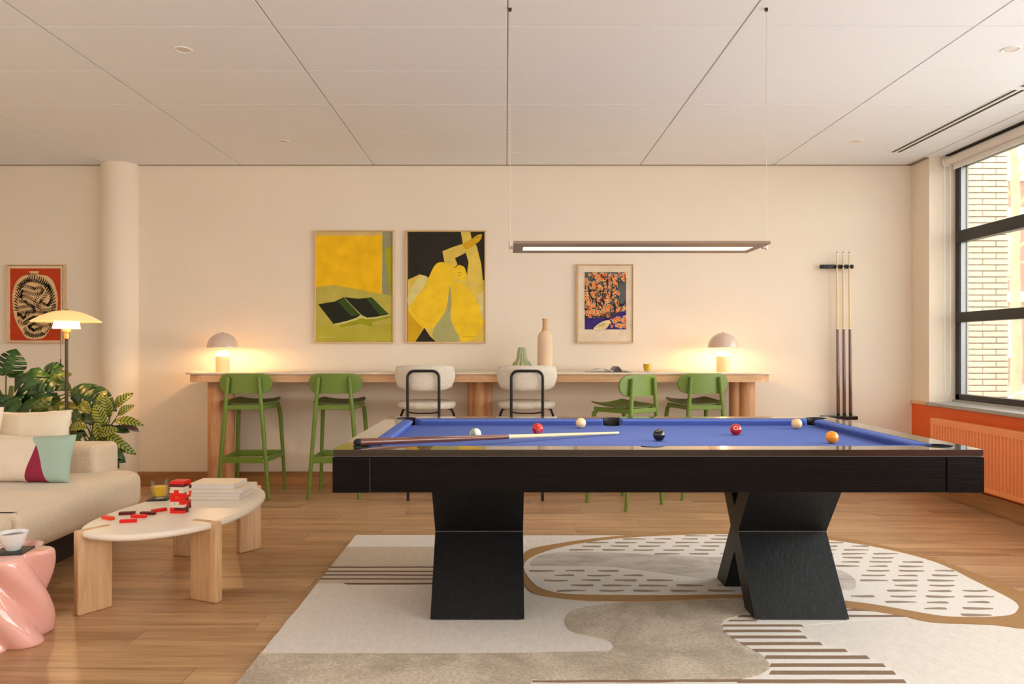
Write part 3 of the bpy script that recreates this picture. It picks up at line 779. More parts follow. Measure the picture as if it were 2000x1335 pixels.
# cues
def cue(loc, target, label, group, mw, L=1.475, name='pool_cue'):
    o = thing(name, label, 'cue', loc, group=group)
    d = Vector(target) - Vector(loc); o.rotation_mode = 'QUATERNION'; o.rotation_quaternion = d.to_track_quat('X', 'Z')
    def seg(n, prof, m):
        bm = B(); tube(bm, [(x, 0, 0) for x, r in prof], [r for x, r in prof], 20); obj(n, bm, m, o, smooth=True)
    seg('bumper', [(0, .006), (.004, .011), (.012, .0145), (.026, .0150)], 'rubber')
    seg('butt', [(.026, .0150), (L * .3, .0132), (L * .528, .0106)], mw)
    seg('joint_collar', [(L * .528, .0107), (L * .535, .0107)], 'ivory')
    seg('shaft', [(L * .535, .0103), (L * .75, .0084), (L - .03, .0064)], 'maple')
    seg('ferrule', [(L - .03, .0065), (L - .008, .0063)], 'ivory')
    seg('tip', [(L - .008, .0063), (L - .002, .0060), (L, .004)], 'chalk')
    return o
cue((-.623, 2.985, .8525), (.575, 3.70, .8085), 'dark wooden pool cue lying across the near rail of the pool table', None, 'rosewood', 1.40)

# ------------------------------------------------------------------ cue rack
rk = thing('cue_rack', 'black wall-mounted cue rack holding three cues beside the window pier', 'cue rack', (2.99, WY, .60))
def wl(x, y, d=6.5): p = px(x, y, d); return p
a = wl(1603, 520); b = wl(1669, 520)
bm = B(); box(bm, (a.x, 6.508, a.z - .018), (b.x, 6.532, a.z + .018), .008); box(bm, (a.x + .06, 6.532, a.z - .012), (b.x - .06, WY, a.z + .012)); obj('upper_rail', bm, 'rim', rk, world=True)
a2 = wl(1606, 815); b2 = wl(1673, 815)
bm = B(); plan(bm, rrect(a2.x, 6.45, b2.x, WY, .03, 5), [(0, a2.z - .016), (0, a2.z + .014)]); obj('lower_rail', bm, 'rim', rk, world=True)
for xx in (1634, 1646, 1658):
    c = wl(xx, 520)
    bm = B(); tube(bm, [(c.x - .016, 6.515, c.z), (c.x - .019, 6.495, c.z), (c.x, 6.478, c.z), (c.x + .019, 6.495, c.z), (c.x + .016, 6.515, c.z)], .004, 8); obj('clip', bm, 'rubber', rk, smooth=True, world=True)
for xx in (1609, 1616, 1664):
    c = wl(xx, 520); bm = B(); cyl(bm, (c.x, 6.500, c.z), (c.x, 6.509, c.z), .010, n=16); obj('cap', bm, 'rubber', rk, world=True, smooth=True)
for xx, lab in ((1634, 'leftmost of the three cues standing in the wall rack'), (1646, 'middle one of the three cues standing in the wall rack'), (1658, 'rightmost of the three cues standing in the wall rack')):
    c = wl(xx, 815); cue((c.x + .012, 6.494, c.z + .015), (c.x, 6.496, 2.2), lab, 'cues in the wall rack', 'rosewood', 1.462)

# ------------------------------------------------------------------ bar table
BX0, BX1, BY0, BY1, BZ = -2.745, 2.295, 6.08, 6.545, 1.036
bt = thing('bar_table', 'long high bar table with stone top and oak apron along the back wall', 'table', ((BX0 + BX1) / 2, 6.31, 0))
def stad(x0, x1, y0, y1, r, n=10): return rrect(x0, y0, x1, y1, r, n)
bm = B(); plan(bm, stad(BX0, BX1, BY0, BY1, .20), [(.004, BZ - .018), (0, BZ - .014), (0, BZ - .004), (.004, BZ)]); obj('stone_top', bm, 'travertine', bt, world=True)
bm = B(); plan(bm, stad(BX0 + .035, BX1 - .035, BY0 + .02, BY1 - .005, .19), [(0, BZ - .082), (0, BZ - .018)]); obj('apron', bm, 'oak', bt, world=True)
def barleg(cx, lobes):
    for (dx, dy, r) in lobes:
        bm = B(); cyl(bm, (cx + dx, 6.33 + dy, 0), (cx + dx, 6.33 + dy, BZ - .08), r, n=40); obj('leg_column', bm, 'oak_z', bt, smooth=True, world=True)
barleg(-2.465, [(-.035, -.035, .072), (.055, .0, .055), (-.01, .06, .055)])
barleg(-.225, [(0, -.05, .055), (-.057, .02, .052), (.057, .02, .052)])
barleg(2.05, [(.030, -.03, .070), (-.055, .0, .055), (.01, .06, .055)])

# ------------------------------------------------------------------ green stools
def capsule_panel(bm, w_, h, cz, y0, bend, th, nx=24, nz=10):
    grid = {}
    r = h / 2 * .98
    for side in (0, 1):
        for i in range(nx + 1):
            u = -1 + 2 * i / nx; x = w_ / 2 * math.sin(u * math.pi / 2)
            ex = max(0, abs(x) - (w_ / 2 - r)); hh = math.sqrt(max(0, r * r - ex * ex)) * (h / 2 / r)
            for j in range(nz + 1):
                z = cz + hh * (-1 + 2 * j / nz)
                grid[side, i, j] = bm.verts.new((x, y0 + bend * x * x + side * th, z))
    for side in (0, 1):
        for i in range(nx):
            for j in range(nz):
                q = [grid[side, i, j], grid[side, i + 1, j], grid[side, i + 1, j + 1], grid[side, i, j + 1]]
                try: bm.faces.new(q if side == 0 else q[::-1])
                except ValueError: pass
    for i in range(nx):
        for j in (0, nz): bm.faces.new((grid[0, i, j], grid[1, i, j], grid[1, i + 1, j], grid[0, i + 1, j]))
    for j in range(nz):
        for i in (0, nx): bm.faces.new((grid[0, i, j], grid[0, i, j + 1], grid[1, i, j + 1], grid[1, i, j]))
    bmesh.ops.remove_doubles(bm, verts=bm.verts, dist=.0004)
def make_stool(label):
    t = thing('bar_stool', label, 'stool', group='green wooden bar stools at the high table')
    bm = B(); capsule_panel(bm, .443, .166, .948, -.193, .85, .012); obj('backrest', bm, 'green', t, smooth=True)
    # seat shell
    bm = B(); n = 14; G = {}
    for s in (0, 1):
        for i in range(n + 1):
            for j in range(n + 1):
                u = -1 + 2 * i / n; v = -1 + 2 * j / n
                # squircle mapping
                x = u * math.sqrt(1 - v * v * .28) * .208; y = v * math.sqrt(1 - u * u * .28) * .205 + .015
                z = .772 + .022 * abs(u) ** 2.2 * (.4 + .3 * (v + 1)) - .010 * (1 - u * u) * (1 - v * v) + (.012 * v if v > 0 else 0)
                G[s, i, j] = bm.verts.new((x, y, z + s * .012))
    for s in (0, 1):
        for i in range(n):
            for j in range(n):
                q = [G[s, i, j], G[s, i + 1, j], G[s, i + 1, j + 1], G[s, i, j + 1]]; bm.faces.new(q if s else q[::-1])
    for i in range(n):
        for j in (0, n): bm.faces.new((G[0, i, j], G[1, i, j], G[1, i + 1, j], G[0, i + 1, j])); bm.faces.new((G[0, j, i], G[1, j, i], G[1, j, i + 1], G[0, j, i + 1]))
    obj('seat', bm, 'greenwood', t, smooth=True)
    for s in (-1, 1):
        bm = B(); tube(bm, [(s * .210, -.208, 0), (s * .190, -.206, .25), (s * .160, -.203, .62), (s * .148, -.202, .76), (s * .127, -.199, 1.0), (s * .1265, -.199, 1.006)], [.0135, .0155, .0175, .0175, .0145, .008], 14)
        bmesh.ops.scale(bm, vec=(1, 1, 1), verts=bm.verts); obj('rear_leg', bm, 'green', t, smooth=True)
        bm = B(); tube(bm, [(s * .210, .208, 0), (s * .198, .190, .35), (s * .184, .168, .66), (s * .178, .155, .725), (s * .170, .12, .752)], [.0135, .0155, .0175, .018, .014], 14); obj('front_leg', bm, 'green', t, smooth=True)
        bm = B(); obox(bm, (s * .150, -.205), (s * .178, .155), .018, .735, .772, .004); obj('seat_rail', bm, 'green', t)
        bm = B(); obox(bm, (s * .186, -.205), (s * .198, .192), .018, .302, .342, .004); obj('side_stretcher', bm, 'green', t)
    bm = B(); box(bm, (-.150, -.212, .735), (.150, -.194, .772), .004); obj('cross_rail', bm, 'green', t)
    bm = B(); box(bm, (-.19, -.216, .297), (.19, -.198, .350), .004); obj('rear_stretcher', bm, 'green', t)
    bm = B(); box(bm, (-.20, .180, .297), (.20, .200, .350), .004); obj('footrest', bm, 'green', t)
    bm = B(); cyl(bm, (.172, -.2175, .316), (.172, -.215, .316), .005, n=10); obj('screw_cap', bm, 'ivory', t)
    return t
s1 = make_stool('green wooden bar stool farthest left, in front of the left table lamp')
s1.location = (-2.15, 6.18, 0); s1.rotation_euler.z = R(-1)
for (x, y, a, lab) in ((-1.41, 6.175, 0, 'green wooden bar stool below the yellow painting with the open book'),
                       (.945, 5.82, 39, 'green bar stool turned sideways, seat pointing left, right of the cream chairs'),
                       (1.60, 6.17, 11, 'green bar stool farthest right, in front of the right table lamp')):
    c = copy_tree(s1); c.location = (x, y, 0); c.rotation_euler.z = R(a); c['label'] = lab

# ------------------------------------------------------------------ cream chairs
def make_chair(label):
    t = thing('bar_chair', label, 'chair', group='cream high chairs with black tube frames')
    bm = B(); n = 18; m = 8; G = {}
    w_, h, cz = .25, .104, .993
    for s in (0, 1):
        for i in range(n + 1):
            for j in range(m + 1):
                u = -1 + 2 * i / n; v = -1 + 2 * j / m
                x = u * math.sqrt(1 - v * v * .10) * w_ * (1 - .07 * max(0, -v)); z = cz + v * math.sqrt(1 - abs(u) ** 5 * .38) * h + .010 * u * u
                puff = .020 * (1 - u ** 6) * (1 - v ** 6)
                y = -.215 + 1.5 * x * x + (puff + .006) * (1 if s else -1)
                G[s, i, j] = bm.verts.new((x, y, z))
    for s in (0, 1):
        for i in range(n):
            for j in range(m):
                q = [G[s, i, j], G[s, i + 1, j], G[s, i + 1, j + 1], G[s, i, j + 1]]; bm.faces.new(q[::-1] if s else q)
    for i in range(n):
        for j in (0, m): bm.faces.new((G[0, i, j], G[1, i, j], G[1, i + 1, j], G[0, i + 1, j]))
    for j in range(m):
        for i in (0, n): bm.faces.new((G[0, i, j], G[1, i, j], G[1, i, j + 1], G[0, i, j + 1]))
    o = obj('backrest', bm, 'boucle', t, smooth=True, angle=80)
    bm = B(); pts = [(.243 * math.copysign(abs(math.cos(a)) ** .85, math.cos(a)), .225 * math.copysign(abs(math.sin(a)) ** .85, math.sin(a)) + .02) for a in [2 * math.pi * k / 40 for k in range(40)]]
    plan(bm, pts, round_rings(.735, .795, .028, 4)); obj('seat', bm, 'boucle', t, smooth=True, angle=80)
    bm = B(); pts = [(-.127, -.215, 0), (-.127, -.232, .5), (-.127, -.248, .98)]
    for k in range(0, 7): a = R(180 - 15 * k); pts.append((-.127 + .055 + .055 * math.cos(a), -.249, 1.0 + .055 * math.sin(a)))
    pts += [(-x, y, z) for x, y, z in pts[::-1]]
    tube(bm, pts, .0115, 12); obj('back_frame', bm, 'blackmetal', t, smooth=True)
    bm = B(); tube(bm, [(-.127, -.242, .722), (-.06, -.235, .712), (.06, -.235, .712), (.127, -.242, .722)], .006, 8); obj('cross_bar', bm, 'blackmetal', t, smooth=True)
    for s in (-1, 1):
        bm = B(); tube(bm, [(s * .10, .02, .728), (s * .17, .05, .730), (s * .205, .07, .718), (s * .225, .085, .67), (s * .235, .12, .4), (s * .245, .20, 0)], .0105, 10); obj('front_leg', bm, 'blackmetal', t, smooth=True)
        bm = B(); tube(bm, [(s * .127, -.235, .33), (s * .238, .13, .33)], .008, 8); obj('side_stretcher', bm, 'blackmetal', t, smooth=True)
    bm = B(); tube(bm, [(-.238, .13, .33), (.238, .13, .33)], .009, 8); obj('footrest', bm, 'blackmetal', t, smooth=True)
    return t
c1 = make_chair('cream boucle high chair on the left, below the painting of a figure'); c1.location = (-.667, 6.13, 0); c1.rotation_euler.z = R(0)
c2 = copy_tree(c1); c2.location = (.175, 6.13, 0); c2.rotation_euler.z = R(-1); c2['label'] = 'cream boucle high chair in front of the green ribbed vase'

# ------------------------------------------------------------------ pictures on the back wall
PD = WY - .018
def pic(name, label, x0, y0, x1, y1, bw, m='ash', mv='ash_v'):
    a = px(x0, y1, PD - .012); b = px(x1, y0, PD - .012)
    t = thing(name, label, 'picture', ((a.x + b.x) / 2, WY, a.z), group='framed pictures')
    y_a, y_b = PD - .012, WY - .001
    for nm, p, q, mm in (('frame_bar', (a.x, y_a, a.z), (b.x, y_b, a.z + bw), m), ('frame_bar', (a.x, y_a, b.z - bw), (b.x, y_b, b.z), m), ('frame_bar', (a.x, y_a, a.z + bw), (a.x + bw, y_b, b.z - bw), mv), ('frame_bar', (b.x - bw, y_a, a.z + bw), (b.x, y_b, b.z - bw), mv)):
        bm = B(); box(bm, p, q, .0015, 1); obj(nm, bm, mm, t, world=True)
    return t, a, b
class Art:
    def __init__(s, t, name, colors):
        s.bm = B(); s.t = t; s.name = name; s.keys = []; s.mats = []; s.layer = 0; s.colors = colors
    def mi(s, k):
        if k not in s.keys: s.keys.append(k); s.mats.append(mat('print_' + s.name + '_' + k, s.colors[k], .6, var=.10, vs=9, spec=.3))
        return s.keys.index(k)
    def poly(s, pts, k, smooth=0, lift=True):
        if smooth: pts = [tuple(v) for v in catmull(pts, smooth)]
        y = PD - .001 - s.layer * .00012
        if lift: s.layer += 1
        P = [Vector((px(x, yy, PD - .004).x, px(x, yy, PD - .004).z, 0)) for x, yy in pts]
        V = [s.bm.verts.new((p.x, y, p.y)) for p in P]; idx = s.mi(k)
        for tri in tessellate_polygon([P]):
            try: s.bm.faces.new([V[i] for i in tri]).material_index = idx
            except ValueError: pass
    def stroke(s, pts, wpx, k, taper=True, lift=False):
        pts = [Vector(p) for p in pts]; L = []; Rr = []; n = len(pts)
        for i, p in enumerate(pts):
            d = (pts[min(i + 1, n - 1)] - pts[max(i - 1, 0)]); d = d.normalized() if d.length else Vector((1, 0)); nn = Vector((-d.y, d.x))
            w_ = wpx / 2 * ((.25 + .75 * math.sin(math.pi * (i + .5) / n)) if taper else 1); L.append(p + nn * w_); Rr.append(p - nn * w_)
        s.poly([tuple(v) for v in L + Rr[::-1]], k, lift=lift)
    def done(s): 
        me = s.bm; o = obj(s.name, me, s.mats, s.t, world=True)
        return o
def cr(ox, oy, k): return lambda L: [(ox + x * k, oy + y * k) for x, y in L]
# 1: open book
t, a, b = pic('framed_picture', 'framed yellow painting of an open dark green book', 614, 449, 769, 670, .012)
A = Art(t, 'book_print', dict(yellow=(246, 192, 12), pink=(214, 184, 120), gray=(150, 148, 110), olive=(166, 166, 30), field=(190, 176, 76), dark=(30, 34, 16), green=(52, 78, 16), page=(206, 200, 120), shadow=(160, 158, 24), ygreen=(184, 174, 56)))
c = cr(600, 440, .1798)
A.poly([(617, 452), (766, 452), (766, 667), (617, 667)], 'field')
A.poly(c([(95, 68), (815, 68), (812, 745), (560, 695), (290, 645), (95, 668)]), 'yellow')
A.poly(c([(95, 68), (815, 68), (815, 100), (700, 112), (95, 108)]), 'pink')
A.poly(c([(818, 68), (925, 68), (925, 765), (812, 745)]), 'gray')
A.poly(c([(838, 250), (925, 225), (925, 765), (900, 758)]), 'olive')
A.poly(c([(95, 1080), (500, 1120), (925, 1060), (925, 1262), (95, 1262)]), 'ygreen')
A.poly(c([(340, 1085), (580, 1010), (890, 985), (912, 1000), (700, 1050), (712, 1104), (580, 1065), (365, 1112)]), 'shadow')
A.poly(c([(285, 1068), (440, 1032), (540, 1000), (578, 968), (605, 992), (660, 1003), (800, 985), (885, 965), (888, 980), (740, 1012), (640, 1018), (600, 1005), (575, 1002), (530, 1030), (430, 1055), (330, 1085)]), 'page')
A.poly(c([(118, 855), (300, 825), (400, 778), (580, 968), (540, 1000), (440, 1035), (285, 1070)]), 'dark')
A.poly(c([(400, 778), (560, 795), (700, 780), (888, 965), (760, 990), (650, 1000), (590, 970)]), 'dark')
A.poly(c([(400, 785), (330, 830), (480, 985), (570, 965)]), 'green'); A.poly(c([(640, 790), (700, 783), (880, 962), (790, 975)]), 'green')
A.stroke(c([(402, 780), (470, 860), (578, 968)]), .7, 'page', False)
for i in range(8): A.stroke([(624 + i * 4, 658.5), (626 + i * 4, 656.5 + (i % 3)), (627.5 + i * 4, 658.5)], .8, 'page', False)
A.done()
# 2: seated figure
t, a, b = pic('framed_picture', 'framed yellow painting of a crouching figure with raised arms', 792, 449, 949, 670, .012)
A = Art(t, 'figure_print', dict(black=(40, 36, 26), skin=(228, 196, 84), yellow=(246, 202, 36), amber=(214, 166, 20), pale=(224, 208, 130), grey=(176, 172, 110), line=(120, 104, 30)))
c = cr(600, 430, .1948)
A.poly([(796, 452), (946, 452), (946, 667), (796, 667)], 'skin')
A.poly(c([(1010, 115), (1775, 115), (1775, 600), (1760, 600), (1740, 440), (1690, 270), (1640, 250), (1610, 250), (1560, 240), (1360, 310), (1380, 440), (1300, 430), (1220, 575), (1130, 540), (1010, 595)]), 'black')
A.poly(c([(1540, 115), (1635, 115), (1650, 190), (1700, 260), (1745, 440), (1765, 640), (1600, 620), (1615, 420), (1590, 300), (1560, 230)]), 'skin')
A.poly(c([(1480, 380), (1590, 325), (1618, 420), (1600, 560), (1560, 470), (1500, 440)]), 'black')
A.poly(c([(1355, 310), (1440, 275), (1560, 235), (1600, 300), (1480, 375), (1505, 440), (1480, 480), (1380, 440)]), 'skin')
A.poly(c([(1560, 240), (1650, 185), (1700, 150), (1750, 140), (1740, 190), (1700, 230), (1600, 290)]), 'amber', 4)
for i in range(4): A.stroke(c([(1650 + i * 22, 190 - i * 6), (1700 + i * 15, 150 + i * 3)]), .5, 'line', False)
A.poly(c([(1020, 880), (1100, 760), (1180, 690), (1215, 580), (1300, 430), (1430, 440), (1500, 560), (1430, 680), (1400, 880), (1330, 1010), (1260, 1070), (1170, 1080), (1080, 1000)]), 'yellow', 4)
A.poly(c([(1430, 650), (1560, 640), (1680, 780), (1760, 960), (1740, 1100), (1650, 1200), (1520, 1200), (1450, 1060), (1420, 880)]), 'yellow', 4)
A.poly(c([(1430, 650), (1450, 820), (1440, 1000), (1530, 1210), (1300, 1210), (1260, 1100), (1390, 900)]), 'grey', 3)
A.poly(c([(1010, 900), (1060, 980), (1160, 1080), (1085, 1213), (1010, 1213)]), 'amber')
A.poly(c([(1175, 1075), (1230, 1160), (1290, 1215), (1085, 1215)]), 'black')
A.poly(c([(1465, 480), (1500, 450), (1560, 455), (1600, 520), (1590, 580), (1560, 610), (1490, 560)]), 'yellow', 4)
A.stroke(c([(1470, 480), (1520, 440), (1580, 460), (1605, 540)]), 2.2, 'black')
A.stroke(c([(1500, 530), (1530, 520), (1555, 535)]), .8, 'black'); A.stroke(c([(1515, 552), (1535, 548)]), .9, 'black', False)
A.stroke(c([(1040, 880), (1120, 980), (1220, 1020), (1320, 1015)]), .7, 'amber')
A.stroke(c([(1420, 660), (1430, 860), (1400, 960)]), .6, 'line')
A.poly(c([(1010, 740), (1130, 560), (1210, 590), (1100, 760), (1020, 860)]), 'pale', 3)
A.poly(c([(1700, 760), (1770, 700), (1775, 1000), (1750, 980)]), 'pale')
for i in range(7): A.stroke([(905 + i * 3.6, 657.8), (906.6 + i * 3.6, 656.6)], .8, 'black', False)
A.done()
# 3: small print in a wide mount
t, a, b = pic('framed_picture', 'small framed orange and dark blue print in a wide pale mount', 1126, 515, 1238, 670, .011)
A = Art(t, 'foliage_print', dict(mount=(226, 206, 178), dark=(42, 44, 48), grey=(92, 92, 92), purple=(58, 34, 112), orange=(236, 116, 24), red=(224, 78, 30), cream=(232, 206, 150), black=(28, 26, 30)))
A.poly([(1129, 518), (1235, 518), (1235, 667), (1129, 667)], 'mount')
X0, Y0, X1, Y1 = 1142, 531, 1223, 643
A.poly([(X0, Y0), (X1, Y0), (X1, Y1), (X0, Y1)], 'grey')
A.poly([(X0, 560), (1160, 570), (1158, Y1), (X0, Y1)], 'dark')
A.poly([(X0, 622), (1165, 618), (1180, 622), (1223, 604), (X1, Y1), (X0, Y1)], 'purple')
rr = random.Random(11)
A.layer += 1
for i in range(430):
    x = rr.uniform(X0 + 2, X1 - 2); y = rr.uniform(Y0 + 2, 618 + (20 if x > 1190 else 0))
    if x > 1208 and 548 < y < 600: continue
    if 1146 < x < 1158 and 538 < y < 550 and rr.random() < .7: continue
    r0 = rr.uniform(1.7, 3.6); ph = rr.uniform(0, 6.28)
    A.layer = 8 + (i % 24) * 3
    def blob(s): return [(x + math.cos(ph + k * .898) * r0 * s * (1.25 if k % 2 else .7), y + math.sin(ph + k * .898) * r0 * s * (1.2 if k % 2 else .8)) for k in range(7)]
    if rr.random() < .85:
        A.poly(blob(1.35), 'cream', lift=False); A.layer += 1; A.poly(blob(1.0), 'orange' if rr.random() < .55 else 'red', lift=False)
A.layer = 90
for i in range(70):
    x = rr.uniform(X0 + 4, X1 - 4); y = rr.uniform(Y0 + 4, 620); a0 = rr.uniform(0, 6.28); r0 = rr.uniform(3, 6)
    A.stroke([(min(X1, max(X0, x + r0 * math.cos(a0 + q * .5))), y + r0 * 1.3 * math.sin(a0 + q * .5)) for q in range(6)], 1.7, 'black'); A.layer = 90 + i % 5
A.layer = 100
for xx in (1164, 1193): A.stroke([(xx, 545), (xx + 1, 580), (xx - 1, 612)], 1.0, 'black')
A.poly([(1159, 643), (1166, 634), (1176, 628), (1186, 625), (1192, 627), (1188, 636), (1180, 643)], 'cream', 3)
for i in range(3): A.stroke([(1164 + i * 5, 640 - i), (1172 + i * 5, 632 - i)], .8, 'black', False)
A.poly([(1183, 622), (1216, 607), (1220, 611), (1190, 624)], 'purple')
A.done()
# 4: patterned vase on red
t, a, b = pic('framed_picture', 'framed red print of a vase covered in black leaf strokes', 12, 516, 125, 670, .010)
A = Art(t, 'vase_print', dict(paper=(232, 206, 168), red=(190, 62, 18), vase=(226, 190, 140), black=(32, 24, 16)))
c = cr(0, 490, .1573)
A.poly([(15, 519), (122, 519), (122, 667), (15, 667)], 'paper')
A.poly(c([(122, 215), (750, 215), (750, 1110), (122, 1110)]), 'red')
vase_ = [(360, 250), (485, 250), (462, 290), (580, 305), (660, 380), (710, 540), (712, 700), (670, 880), (600, 1000), (520, 1085), (340, 1085), (260, 990), (190, 860), (155, 700), (150, 540), (190, 400), (270, 315), (375, 290)]
vase = vase_[:3] + [tuple(v) for v in catmull(vase_[3:14], 5, closed=False)] + [tuple(v) for v in catmull(vase_[14:], 5, closed=False)]
A.poly(c(vase), 'vase')
vi = [(v[0] + (430 - v[0]) * .045, v[1] + (690 - v[1]) * .03) for v in vase]
# serpentine spine with leaf strokes to both sides
spine = catmull([(190, 420), (330, 330), (520, 360), (640, 430), (670, 600), (600, 700), (470, 640), (560, 480), (430, 500), (270, 470), (220, 580), (330, 600), (450, 700), (330, 720), (200, 760), (280, 860), (400, 790), (540, 800), (640, 820), (560, 900), (420, 870), (330, 930), (400, 1010), (520, 990)], 9, closed=False)
A.layer += 1
n = len(spine)
for i in range(1, n - 1, 1):
    if (spine[i] - spine[i - 1]).length < 9 and i % 2: continue
    d = (spine[i + 1] - spine[i - 1]).normalized(); nn = Vector((-d.y, d.x))
    for s in (-1, 1):
        p0 = spine[i] + nn * s * 8; p2 = spine[i] + nn * s * 58 + d * 34; p1 = (p0 + p2) / 2 - d * 6
        if inside(p2, vi) and inside(p0, vi): A.stroke(c([tuple(p0), tuple(p1), tuple(p2)]), 1.6, 'black')
for i in range(64):      # ring of strokes along the vase outline
    a_ = 2 * math.pi * i / 64; e = Vector((430 + 268 * math.copysign(abs(math.cos(a_)) ** .9, math.cos(a_)), 690 + 385 * math.sin(a_)))
    e2 = e + (Vector((430, 690)) - e).normalized() * 62 + Vector((20 * math.sin(a_), 20))
    if inside(e, vase) and inside(e2, vase): A.stroke(c([tuple(e), tuple((e + e2) / 2 + Vector((6, 0))), tuple(e2)]), 2.3, 'black')
A.done()

# ------------------------------------------------------------------ pendant over the pool table
d0, d1 = 3.38, 3.706; lx0, lx1 = .0356, 1.230; zl = 1.7215
t = thing('pendant_light', 'long flat bronze pendant light hanging over the pool table', 'lamp', ((lx0 + lx1) / 2, (d0 + d1) / 2, zl))
bm = B(); box(bm, (lx0, d0, zl), (lx1, d1, zl + .014), .002, 1); obj('housing', bm, 'pendant', t, world=True)
bm = B(); box(bm, (lx0 + .048, d0 + .105, zl - .0012), (lx1 - .048, d1 - .105, zl + .001)); obj('light_strip', bm, 'led', t, world=True)
for xx, sx in ((.020, 1), (1.2665, -1)):
    ym = (d0 + d1) / 2
    bm = B(); box(bm, (min(xx, xx + sx * .02), ym - .012, zl), (max(xx, xx + sx * .02), ym + .012, zl + .012), .002); cyl(bm, (xx, ym, zl - .006), (xx, ym, zl + .035), .006, n=12); obj('cable_clamp', bm, 'wire', t, world=True)
    bm = B(); cyl(bm, (xx, ym, zl + .03), (xx, ym, HC - .014), .0011, n=6); obj('cable', bm, 'wire', t, world=True)
    bm = B(); cyl(bm, (xx, ym, HC - .014), (xx, ym, HC), .007, .009, n=16); obj('ceiling_anchor', bm, 'bronze', t, world=True, smooth=True)
al = area('pendant_glow', (0, 0, -.006), (0, 0, 0), lx1 - lx0 - .1, .11, 5, (1, .82, .6)); al.parent = t

# ------------------------------------------------------------------ things on the bar
def table_lamp(x, lab):
    p = px(x, 722, 6.26); t = thing('table_lamp', lab, 'lamp', (p.x, 6.26, BZ), group='mushroom table lamps on the bar')
    bm = B(); lathe(bm, [(0, 0), (.056, 0), (.0575, .003), (.0575, .135)], n=40); obj('lamp_base', bm, 'lampbase', t, smooth=True)
    bm = B(); lathe(bm, [(.0575, .135)] + [(.0575 * math.cos(a), .135 + .045 * math.sin(a)) for a in [R(k) for k in range(10, 90, 16)]] + [(0, .181)], n=40); obj('glass_globe', bm, 'opal', t, smooth=True)
    bm = B(); prof = [(.129 * math.cos(R(k)), .208 + .128 * math.sin(R(k))) for k in range(0, 90, 9)] + [(.003, .336)]
    lathe(bm, prof + [(.0015, .333)] + [(r - .003 if r > .01 else 0.0015, z - .001) for r, z in prof[::-1][1:]], n=48, closed_prof=True); obj('lamp_shade', bm, 'shade', t, smooth=True)
    bm = B(); cyl(bm, (0, 0, .335), (0, 0, .343), .006, .004, 12); cyl(bm, (0, 0, .18), (0, 0, .336), .004, n=8); obj('finial', bm, 'brass', t, smooth=True)
    point('lamp_bulb', (0, -.0, .222), LAMP_W, WARM, .022, t)
LAMP_W = 7.5
table_lamp(435, 'mushroom-shaped table lamp glowing at the left end of the bar')
table_lamp(1412.5, 'mushroom-shaped table lamp glowing at the right end of the bar')
def bar_spot(x, d=6.27): return ((x - 988) * d / FPX, d, BZ)
# ribbed vase
t = thing('ribbed_vase', 'small green ribbed gourd-shaped vase behind the right cream chair', 'vase', bar_spot(1019))
bm = B(); n = 72; prof = [(r, z * 1.13) for r, z in [(.060, 0), (.075, .02), (.079, .042), (.070, .066), (.049, .086), (.041, .105), (.037, .14), (.031, .17), (.029, .185), (.024, .186), (.022, .17)]]
rings = lathe(bm, prof, n=n)
for i, rg in enumerate(rings):
    for k, v in enumerate(rg):
        f = 1 + .09 * math.cos(12 * 2 * math.pi * k / n); v.co.x *= f; v.co.y *= f
bm.faces.new(rings[0][::-1]); obj('vase_body', bm, 'celadon', t, smooth=True)
# bottle vase
t = thing('bottle_vase', 'tall pale clay bottle vase standing on the bar', 'vase', bar_spot(1064.5, 6.25))
bm = B(); lathe(bm, [(0, 0), (.062, 0), (.065, .006), (.065, .295), (.060, .315), (.046, .338), (.030, .352)], n=40); obj('vase_body', bm, 'clay', t, smooth=True)
bm = B(); lathe(bm, [(.030, .352), (.023, .378), (.0215, .435), (.026, .445), (.026, .457), (.018, .457), (.016, .42)], n=32); obj('vase_neck', bm, 'clay_neck', t, smooth=True)
# magazine
t = thing('magazine', 'open magazine lying on the bar left of the juice', 'magazine', bar_spot(1190, 6.25))
def page(sg, peak, W_, m):
    bm = B(); V = []
    for i in range(9):
        u = i / 8; z = .004 + peak * math.sin(min(1, u * 1.25) * math.pi) * (1 - u * .4); V.append([bm.verts.new((sg * u * W_, yy, z + dz)) for yy in (-.13, .13) for dz in (0, .002)])
    for a, b in zip(V[:-1], V[1:]):
        for q in ((0, 1), (1, 3), (3, 2), (2, 0)): bm.faces.new((a[q[0]], a[q[1]], b[q[1]], b[q[0]]))
    bm.faces.new(V[0]); bm.faces.new(V[-1]); return obj('page', bm, m, t, smooth=True)
M['photo'] = mat('printed_photo', (70, 60, 54), .4, var=.5, vs=14)
page(-1, .030, .20, 'paper'); page(1, .022, .19, 'paper')
bm = B(); V = []
for i in range(7):
    u = .05 + .18 * i / 6; z = .0075 + .042 * math.sin(math.pi * i / 6); V.append([bm.verts.new((u * .42 - .005, -.132, z)), bm.verts.new((u * .42 - .005, .1, z))])
for a, b in zip(V[:-1], V[1:]): bm.faces.new((a[0], b[0], b[1], a[1]))
for a, b in zip(V[:-1], V[1:]): bm.faces.new((a[0], b[0], bm.verts.new((b[0].co.x, -.132, .006)), bm.verts.new((a[0].co.x, -.132, .006))))
obj('curled_page', bm, 'photo', t, smooth=True)
